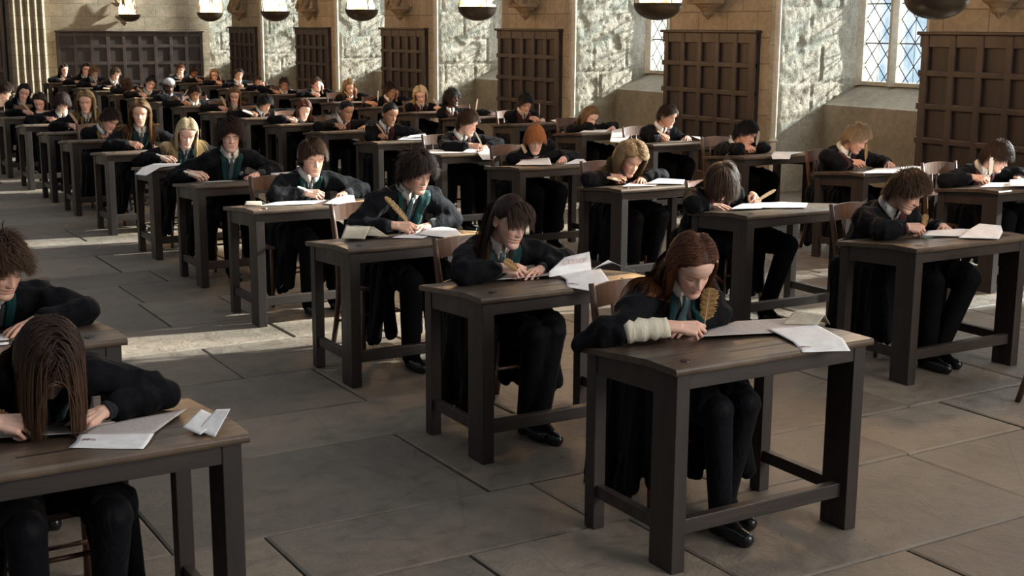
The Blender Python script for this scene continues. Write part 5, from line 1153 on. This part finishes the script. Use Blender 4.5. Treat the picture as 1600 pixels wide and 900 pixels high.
 dict(id='C14', desk=(7.93, 24.95), head=(8.2308, 25.37, 0.948), pitch=15.8, yaw=-16, roll=0, house='yellow', style='long', hair_col=(0.24, 0.155, 0.075), skin=(0.62, 0.37, 0.27), male=False, seed=48, pos='fifteenth from front in window row', dpos='fifteenth desk in window row', label='person in mustard-lined black robe before the farthest window recess, fifteenth in window row', nib=(8.33, 25.19), lhand=(8.55, 25.25), qdir=(-0.3, -0.18, 0.9), bx=-0.112, lod=2, len=0.22, open=0.055, qcol='white', qwid=0.0112, qlabel='white quill pen held at the fifteenth desk in window row'),
 dict(id='C15', desk=(7.93, 26.2), head=(8.2064, 26.62, 0.9587), pitch=21.6, yaw=-8, roll=0, house='blue', style='short', hair_col=(0.024, 0.012, 0.008), skin=(0.26, 0.13, 0.075), male=True, seed=49, pos='sixteenth from front in window row', dpos='sixteenth desk in window row', label='person in navy-lined black robe in shade beside the farthest recess, sixteenth in window row', nib=(8.33, 26.44), lhand=(8.55, 26.5), qdir=(-0.6, -0.15, 0.8), bx=-0.13, lod=2, quill=0, qlabel='tan quill pen held at the sixteenth desk in window row'),
 dict(id='C16', desk=(7.93, 27.4), head=(8.2924, 27.84, 0.9731), pitch=15.8, yaw=-6, roll=0, house='blue', style='short', hair_col=(0.09, 0.03, 0.016), skin=(0.7, 0.44, 0.34), male=True, seed=50, pos='seventeenth from front in window row', dpos='seventeenth desk in window row', label='person in navy-lined black robe before the shaded end panelling, seventeenth in window row', nib=(8.33, 27.64), lhand=(8.55, 27.7), qdir=(-0.8, -0.18, 0.3), bx=-0.066, lod=2, qcol='tan', qwid=0.0126, qlabel='tan quill pen held at the seventeenth desk in window row')]
SHEETS = [
 ('A0', 'paper_dense', [[(3.0545, 3.7541, 0.757), (3.4489, 3.6041, 0.762)], [(3.1499, 3.8337, 0.752), (3.5332, 3.669, 0.762)], [(3.4095, 3.9498, 0.738), (3.6424, 3.8287, 0.752)]], 'dense newsprint page under the writing hand'),
 ('A0', 'paper', [[(3.3533, 3.7003, 0.766), (3.5588, 3.6503, 0.768)], [(3.3096, 3.5694, 0.768), (3.486, 3.4485, 0.77)], [(3.283, 3.4778, 0.766), (3.4803, 3.426, 0.768)], [(3.2479, 3.3953, 0.752), (3.4164, 3.3217, 0.752)]], 'white leaflet drooping over the front edge'),
 ('A0', 'paper_old', [[(3.4602, 3.7386, 0.764), (3.5678, 3.6523, 0.764)], [(3.5584, 3.7676, 0.802), (3.6089, 3.6554, 0.8)], [(3.638, 3.7802, 0.762), (3.6198, 3.6358, 0.764)]], 'folded leaflet standing like a tent'),
 ('A1', 'paper_dense', [[(2.9652, 5.1257, 0.752), (3.2497, 5.0581, 0.758)], [(3.175, 5.3333, 0.738), (3.3912, 5.2674, 0.745)]], 'newsprint page under both hands'),
 ('A1', 'paper', [[(3.1811, 5.006, 0.764), (3.4532, 5.0581, 0.764)], [(3.1843, 5.0117, 0.79), (3.4638, 5.0804, 0.8)], [(3.328, 5.1029, 0.83), (3.4244, 5.0349, 0.86)]], 'large white page curling up on end with faint pink capitals'),
 ('A1', 'paper', [[(3.2462, 5.0304, 0.766), (3.5132, 5.07, 0.766)], [(3.2118, 4.9117, 0.768), (3.3693, 4.7886, 0.768)], [(3.1385, 4.788, 0.752), (3.2463, 4.5921, 0.75)]], 'white card lying over the front edge'),
 ('A1', 'paper', [[(3.4622, 5.0661, 0.765), (3.6119, 5.1365, 0.775)], [(3.5666, 5.0833, 0.8), (3.5711, 5.0249, 0.79)], [(3.6196, 5.0232, 0.764), (3.6259, 4.943, 0.764)]], 'small twisted slip on the right'),
 ('A2', 'paper_old', [[(2.7899, 6.5176, 0.764), (2.8941, 6.4353, 0.764)], [(2.9002, 6.6985, 0.81), (3.013, 6.6093, 0.81)], [(2.9207, 6.5799, 0.763), (3.0477, 6.4587, 0.763)]], 'yellowed leaflet folded like a tent'),
 ('A2', 'paper', [[(3.2188, 6.4609, 0.764), (3.3387, 6.1268, 0.766)], [(3.3336, 6.5681, 0.77), (3.4231, 6.2965, 0.764)], [(3.4931, 6.6756, 0.755), (3.515, 6.5426, 0.76)]], 'rumpled white pages on the right'),
 ('A2', 'paper', [[(3.0467, 6.4155, 0.762), (3.1847, 6.3143, 0.762)], [(3.2682, 6.642, 0.75), (3.4291, 6.5536, 0.75)]], 'flat page under the hand'),
 ('A3', 'paper', [[(3.2509, 7.8777, 0.764), (3.3998, 7.6913, 0.764)], [(3.3742, 8.0084, 0.775), (3.5034, 7.9446, 0.77)], [(3.5803, 8.2153, 0.765), (3.613, 8.2027, 0.76)]], 'curled white page on the right'),
 ('A3', 'paper', [[(2.8563, 7.9946, 0.763), (3.1988, 7.9144, 0.763)], [(3.0342, 8.1799, 0.755), (3.3701, 8.1091, 0.755)]], 'long page across the desk'),
 ('A3', 'paper_old', [[(2.7811, 8.0619, 0.764), (2.8718, 7.9778, 0.764)], [(2.7992, 8.0866, 0.785), (2.8863, 8.0395, 0.785)], [(2.87, 8.0927, 0.763), (2.9248, 8.0276, 0.763)]], 'small yellowed leaflet standing at the left corner'),
 ('A5', 'paper', [[(2.6992, 10.4193, 0.735), (2.7504, 10.2892, 0.735)], [(2.8081, 10.6087, 0.768), (2.9354, 10.5414, 0.768)], [(2.9887, 10.9209, 0.762), (3.2712, 10.7721, 0.762)]], 'white page hanging off the left corner'),
 ('A5', 'paper', [[(3.2345, 10.6529, 0.764), (3.3679, 10.525, 0.764)], [(3.3147, 10.9106, 0.78), (3.4442, 10.7913, 0.79)]], 'white page propped on the right'),
 ('Z0', 'paper_dense', [[(0.4898, 3.7623, 0.762), (0.8166, 3.6564, 0.762)], [(0.5777, 3.8853, 0.752), (0.8806, 3.77, 0.752)]], 'newsprint page beneath the writing hand'),
 ('Z0', 'paper_dense', [[(0.7357, 3.6274, 0.766), (0.9365, 3.5597, 0.766)], [(0.8167, 3.7339, 0.758), (1.0994, 3.7809, 0.756)]], 'dense newsprint sheet under the pointing hand'),
 ('Z0', 'paper', [[(0.7022, 3.5637, 0.758), (0.8775, 3.4511, 0.756)], [(0.7272, 3.5895, 0.765), (0.901, 3.4836, 0.765)], [(0.7504, 3.6455, 0.768), (0.9348, 3.5467, 0.768)]], 'white card on the front edge'),
 ('Z0', 'paper', [[(1.0215, 3.5662, 0.768), (1.0441, 3.4707, 0.768)], [(1.1009, 3.642, 0.79), (1.138, 3.5738, 0.775)]], 'left panel of the zigzag white leaflet'),
 ('Z0', 'paper', [[(1.0505, 3.5148, 0.768), (1.0783, 3.4452, 0.764)], [(1.1402, 3.6196, 0.79), (1.1678, 3.5731, 0.8)]], 'right panel of the zigzag white leaflet'),
 ('B0', 'paper', [[(5.694, 5.0475, 0.764), (5.9158, 4.8334, 0.766)], [(5.8506, 5.1416, 0.765), (6.1749, 4.9144, 0.768)], [(6.0466, 5.0798, 0.77), (6.1253, 4.9815, 0.77)]], 'rumpled page beside the hand'),
 ('B0', 'paper', [[(5.7726, 4.8583, 0.77), (5.9582, 4.7336, 0.766)], [(5.9219, 4.9291, 0.785), (6.0854, 4.8126, 0.785)], [(6.1436, 5.0267, 0.8), (6.2496, 4.9593, 0.79)]], 'white leaflet lying open on the right'),
 ('B1', 'paper', [[(5.4466, 6.4156, 0.763), (5.6494, 6.3396, 0.763)], [(5.7446, 6.6384, 0.755), (6.0368, 6.5539, 0.755)]], 'page under the hand'),
 ('B1', 'paper', [[(5.655, 6.3462, 0.766), (5.9085, 6.2085, 0.766)], [(5.9515, 6.5232, 0.764), (6.0848, 6.3777, 0.764)]], 'white booklet'),
 ('B2', 'paper', [[(5.5194, 7.7228, 0.764), (5.7587, 7.6387, 0.764)], [(5.7918, 7.9805, 0.755), (6.0801, 7.9211, 0.755)]], 'page under the hands'),
 ('B2', 'paper', [[(5.7483, 7.7195, 0.775), (6.0198, 7.6241, 0.765)], [(5.9722, 7.8765, 0.785), (6.1823, 7.8159, 0.77)]], 'curled white pages on the right'),
 ('B3', 'paper', [[(5.6091, 9.3788, 0.766), (5.8815, 9.2351, 0.766)], [(5.8763, 9.6849, 0.775), (6.0808, 9.5909, 0.785)]], 'stack of white pages'),
 ('B3', 'paper', [[(6.0066, 9.2496, 0.764), (6.2461, 9.2161, 0.75)], [(6.2554, 9.4295, 0.78), (6.2587, 9.3148, 0.79)]], 'folded leaflet at the right corner'),
 ('B4', 'paper', [[(5.3949, 10.6819, 0.762), (5.9206, 10.4777, 0.762)], [(5.6163, 10.9591, 0.765), (6.1212, 10.7709, 0.765)]], 'wavy newsprint sheet'),
 ('B4', 'paper', [[(5.7286, 10.1495, 0.735), (5.815, 10.1041, 0.735)], [(5.8831, 10.532, 0.765), (6.1098, 10.485, 0.765)], [(6.1537, 10.8904, 0.76), (6.3123, 10.8082, 0.76)]], 'white page drooping over the right edge'),
 ('B5', 'paper', [[(5.8036, 12.0687, 0.764), (6.0363, 11.9493, 0.764)], [(6.0933, 12.4827, 0.762), (6.3485, 12.4455, 0.762)]], 'white page'),
 ('B5', 'paper', [[(5.9387, 12.1362, 0.78), (6.1748, 12.1051, 0.78)], [(6.027, 12.2253, 0.79), (6.2255, 12.2631, 0.8)]], 'propped white sheet'),
 ('C0', 'paper', [[(7.8353, 6.436, 0.764), (8.1652, 6.3033, 0.764)], [(8.1969, 6.6468, 0.755), (8.4828, 6.4938, 0.755)]], 'white page'),
 ('C0', 'paper', [[(7.9391, 6.272, 0.785), (8.1823, 6.0976, 0.785)], [(8.3, 6.5385, 0.785), (8.535, 6.3653, 0.785)]], 'thick white booklet'),
 ('C1', 'paper', [[(7.7552, 7.5416, 0.764), (8.1254, 7.345, 0.764)], [(8.2072, 7.8035, 0.758), (8.5857, 7.6606, 0.758)]], 'bright white page'),
 ('C1', 'paper', [[(8.1901, 7.5765, 0.775), (8.4087, 7.3997, 0.765)], [(8.4067, 7.6392, 0.785), (8.6494, 7.5525, 0.765)]], 'white leaflet on the right'),
 ('C2', 'paper', [[(7.9951, 8.8558, 0.75), (8.1347, 8.7826, 0.75)], [(8.1299, 9.0245, 0.764), (8.3358, 8.9855, 0.764)], [(8.4435, 9.3306, 0.76), (8.6437, 9.154, 0.76)]], 'white pages over the right edge'),
 ('C4', 'paper', [[(8.0357, 12.0571, 0.763), (8.2907, 11.9277, 0.763)], [(8.3483, 12.3952, 0.757), (8.6116, 12.2622, 0.757)]], 'white page'),
 ('C4', 'paper', [[(7.8532, 11.2012, 0.73), (7.8778, 11.0169, 0.73)], [(8.4818, 12.0647, 0.768), (8.7581, 11.9681, 0.765)], [(8.7344, 12.1838, 0.78), (8.8073, 11.9998, 0.79)]], 'large white page hanging off the right corner')]
TEXTS = [('A0', '09½', 'ink', [(3.2518, 3.4103, 0.765), (3.2953, 3.3968, 0.765), (3.2876, 3.4591, 0.767)]), ('A1', '09½', 'ink', [(3.1781, 4.8437, 0.762), (3.2051, 4.8002, 0.761), (3.2142, 4.9045, 0.769)]), ('Z0', '09½', 'ink', [(0.7424, 3.5864, 0.769), (0.7762, 3.5671, 0.769), (0.757, 3.6277, 0.77)]), ('A1', 'ADDENDA', 'ink_pale', [(3.282, 5.0647, 0.8), (3.4645, 5.1199, 0.8), (3.2909, 5.0568, 0.825)])]
FASTPEOPLE = None
WIN_E, TOP_E, FILL_E, SUN_E, WORLD_E, EXPO = 420, 250, 820, 24.0, .15, 0.65
SKY_E = .75
SUN_Y, SUN_Z = .17, .47
# ------------------------------------------------------------ papers
def sheet_mesh(rows, seed, nu=14, nv=8, ripple=.0012):
    vs = []; uvs = []; fs = []; R_ = [(V(a), V(b)) for a, b in rows]; ns = len(R_) - 1; tot = ns * nv
    for i in range(tot + 1):
        s = min(i // nv, ns - 1); t = i / nv - s
        a = R_[s][0].lerp(R_[s + 1][0], t); b = R_[s][1].lerp(R_[s + 1][1], t)
        for j in range(nu + 1):
            u = j / nu; p = a.lerp(b, u); n = noise.noise(V((p.x * 9 + seed, p.y * 9, 0)))
            vs.append((p.x, p.y, p.z + .0016 + ripple * n + ripple * .6)); uvs.append((u, i / tot))
    for i in range(tot):
        for j in range(nu):
            a = i * (nu + 1) + j; fs.append((a, a + 1, a + nu + 2, a + nu + 1))
    me = mesh_from(vs, fs, 'sheet'); l = me.uv_layers.new(name='UVMap')
    for lp in me.loops: l.data[lp.index].uv = uvs[lp.vertex_index]
    return me
BYID = {s['id']: s for s in PEOPLE}
owner = {}
nsheet = 0
def put_sheet(rows, mat, label, small=False, ripple=.0012):
    global nsheet; nsheet += 1
    me = sheet_mesh(rows, nsheet * 3.3, 6 if small else 14, 3 if small else 8, ripple); o = link('exam_paper', me, M[mat])
    s = o.modifiers.new('s', 'SOLIDIFY'); s.thickness = .0008; s.offset = 1
    tag(o, label, 'paper', 'papers lying on the desks'); return o
for sid, mat, rows, text in SHEETS:
    s = BYID[sid]; y0 = s['desk'][1]; rr = []
    for L, Rr in rows:   # never below the desktop
        q = []
        for p in (L, Rr):
            y = p[1] - y0; zt = lean_z(y) if y > -OV else -9; q.append((p[0], p[1], max(p[2], zt)))
        rr.append(q)
    # keep flat middles above the top as well
    o = put_sheet(rr, mat, text + ', ' + s['dpos'])
    co = me_arrays(o.data).copy(); yy = co[:, 1] - y0; zt = np.where(yy < .15, DH, DH - .043 * (yy - .15) / .424) + .0012
    m = (yy > -OV) & (co[:, 2] < zt) & (co[:, 0] > s['desk'][0] - OV) & (co[:, 0] < s['desk'][0] + DW + OV); co[m, 2] = zt[m]; o.data.vertices.foreach_set('co', co.ravel())
    owner.setdefault(sid, []).append(o)
for sid, txt, mat, (a, b, c) in TEXTS:
    a, b, c = V(a), V(b), V(c); X = b - a; Y = c - a; w = X.length; X.normalize(); Y = (Y - X * Y.dot(X)).normalized(); Z = X.cross(Y)
    cu = bpy.data.curves.new('t', 'FONT'); cu.body = txt; cu.size = 1; cu.offset = .018
    to = bpy.data.objects.new('t', cu); C.objects.link(to)
    me = bpy.data.meshes.new_from_object(to.evaluated_get(bpy.context.evaluated_depsgraph_get())); bpy.data.objects.remove(to)
    v = me_arrays(me).copy(); k = w / max(v[:, 0].max(), .01)
    # lay the letters on the sheet below
    best = owner[sid][{('A1', 'ink_pale'): 1, ('A1', 'ink'): 2, ('A0', 'ink'): 1, ('Z0', 'ink'): 2}[(sid, mat)]]
    bt = BVHTree.FromPolygons([q.co[:] for q in best.data.vertices], polys(best.data)); w_ = []
    nf = (V((0, 0, 1.9)) - a).normalized()
    for x, y, z in v:
        p = a + X * x * k + Y * y * k; h = bt.ray_cast(p + nf * .2, -nf, .6); h = h if h[0] is not None else bt.find_nearest(p); nn = h[1] if h[1].dot(nf) > 0 else -h[1]
        w_.append(h[0] + nn * (.0055 if mat == 'ink_pale' else .0022))
    me.vertices.foreach_set('co', np.array([q[:] for q in w_], np.float32).ravel()); t = link('printed_text', me, M[mat], best)
# default pages for the pupils farther back
rp = random.Random(21)
for s in PEOPLE:
    if s['id'] in owner: continue
    dx, dy = s['desk']; nx, ny = s['nib']; sm = s['lod'] > 0
    def quad(cx, cy, w, h, a):
        ca, sa = math.cos(a), math.sin(a); f = lambda u, v: (cx + u * ca - v * sa, cy + u * sa + v * ca)
        r = []
        for v in (-h / 2, h / 2):
            q = []
            for u in (-w / 2, w / 2):
                x, y = f(u, v); q.append((x, y, lean_z(y - dy) + .001))
            r.append(q)
        return r
    x0 = min(max(nx + .03, dx + .15), dx + .7)
    put_sheet(quad(x0, max(ny, dy + .17), .22, .28, rp.uniform(-.25, .25)), 'paper', 'white page under the writing hand, ' + s['dpos'], True)
    if rp.random() < .6:
        r = quad(dx + .72, dy + .12, .20, .17, rp.uniform(-.4, .4)); r[1] = [(p[0], p[1], p[2] + rp.uniform(.01, .05)) for p in r[1]]
        put_sheet(r, 'paper', 'curling leaflet at the right end, ' + s['dpos'], True)

# ------------------------------------------------------------ desks and chairs
desk0 = make_desk(); chair0 = make_chair(); dk, ck = kids(desk0), kids(chair0); first = [True, True]
def put_desk(x, y, label):
    o = desk0 if first[0] else dup(desk0, dk, (x, y, 0)); o.location = (x, y, 0); first[0] = False
    tag(o, label, 'desk', 'dark oak exam desks'); return o
def put_chair(x, y, label, rz=0):
    o = chair0 if first[1] else dup(chair0, ck, (x, y, 0), rz); o.location = (x, y, 0); o.rotation_euler = (0, 0, rz); first[1] = False
    tag(o, label, 'chair', 'wooden chairs behind the desks'); return o
rc = random.Random(5)
for s in PEOPLE:
    x, y = s['desk']
    put_desk(x, y, 'dark oak desk with slanted top, ' + s['pos'])
    put_chair(x + .47 + rc.uniform(-.03, .02), y + DD + .165, 'wooden chair with curved back posts, ' + s['pos'], rc.uniform(-.05, .05))
put_desk(.262, 6.19, 'dark oak desk showing only its right corner, third in left-edge row')
put_desk(.262, 7.66, 'dark oak desk showing only a sliver, fourth in left-edge row')
put_chair(5.80, 4.02, 'wooden chair cropped by the right edge of the photo, nearest on the right')
if not FASTPEOPLE:
    for s in PEOPLE: make_person(s)
else:
    for s in PEOPLE:
        if s['id'] in FASTPEOPLE: make_person(s)
# ------------------------------------------------------------ light and camera
def area(name, loc, rot, sx, sy, e, col=(1, 1, 1)):
    L = bpy.data.lights.new(name, 'AREA'); L.shape = 'RECTANGLE'; L.size = sx; L.size_y = sy; L.energy = e; L.color = col
    o = bpy.data.objects.new(name, L); C.objects.link(o); o.location = loc; o.rotation_euler = rot; return o
for a, b in recs:   # daylight outside every window
    area('window_daylight', (XG + .50, (a + b) / 2 + .35, 4.2), (0, PI / 2 , 0), 6.4, 4.2, WIN_E, (.94, .97, 1.0))
area('overhead_fill', (1.0, 10, 9.5), (0, R(8), 0), 14, 34, TOP_E, (1.0, .98, .95))  # broad soft fill lamp added overhead to lift the hall, not an actual clerestory
area('front_right_fill', (8.5, -5.0, 5.0), (R(64), 0, R(12)), 7, 5, FILL_E, (1.0, .97, .93))  # added fill lamp behind the camera to the right, no windows stand there
sn = bpy.data.lights.new('low_sun', 'SUN'); sn.energy = SUN_E; sn.angle = R(2.2); sn.color = (1, .96, .88)
so = bpy.data.objects.new('low_sun', sn); C.objects.link(so)
so.rotation_euler = V((-1, SUN_Y, -SUN_Z)).to_track_quat('-Z', 'Y').to_euler()
w = bpy.data.worlds.new('hall_air'); bpy.context.scene.world = w; w.use_nodes = True
nt = w.node_tree; bg = nt.nodes['Background']   # hazy low sky, brightest on the window side
tc = nt.nodes.new('ShaderNodeTexCoord'); sp = nt.nodes.new('ShaderNodeSeparateXYZ'); nt.links.new(tc.outputs['Generated'], sp.inputs[0])
def mr(src, a, b):
    n = nt.nodes.new('ShaderNodeMapRange'); n.interpolation_type = 'SMOOTHSTEP'; n.inputs[1].default_value = a; n.inputs[2].default_value = b; nt.links.new(src, n.inputs[0]); return n.outputs[0]
mu = nt.nodes.new('ShaderNodeMath'); mu.operation = 'MULTIPLY'; nt.links.new(mr(sp.outputs[0], .35, .65), mu.inputs[0]); nt.links.new(mr(sp.outputs[2], .42, .22), mu.inputs[1])
ma = nt.nodes.new('ShaderNodeMath'); ma.operation = 'MULTIPLY_ADD'; nt.links.new(mu.outputs[0], ma.inputs[0]); ma.inputs[1].default_value = SKY_E; ma.inputs[2].default_value = WORLD_E
nt.links.new(ma.outputs[0], bg.inputs[1]); bg.inputs[0].default_value = (.80, .89, 1, 1)
cam = bpy.data.cameras.new('camera'); co = bpy.data.objects.new('camera', cam); C.objects.link(co)
cam.sensor_width = 36; cam.lens = 2029.8 / 1600 * 36; cam.clip_end = 200
pitch, yaw, roll = R(11.354), R(30.77), R(.3085)
fwd = V((math.sin(yaw) * math.cos(pitch), math.cos(yaw) * math.cos(pitch), -math.sin(pitch))); right = V((math.cos(yaw), -math.sin(yaw), 0)); up = right.cross(fwd)
r_ = right * math.cos(roll) + up * math.sin(roll); u_ = -right * math.sin(roll) + up * math.cos(roll)
co.matrix_world = Matrix.Translation((0, 0, 1.905)) @ Matrix((r_, u_, -fwd)).transposed().to_4x4()
sc_ = bpy.context.scene; sc_.camera = co
sc_.view_settings.view_transform = 'Standard'; sc_.view_settings.look = 'None'; sc_.view_settings.gamma = 1; sc_.view_settings.use_curve_mapping = False
sc_.view_settings.exposure = EXPO
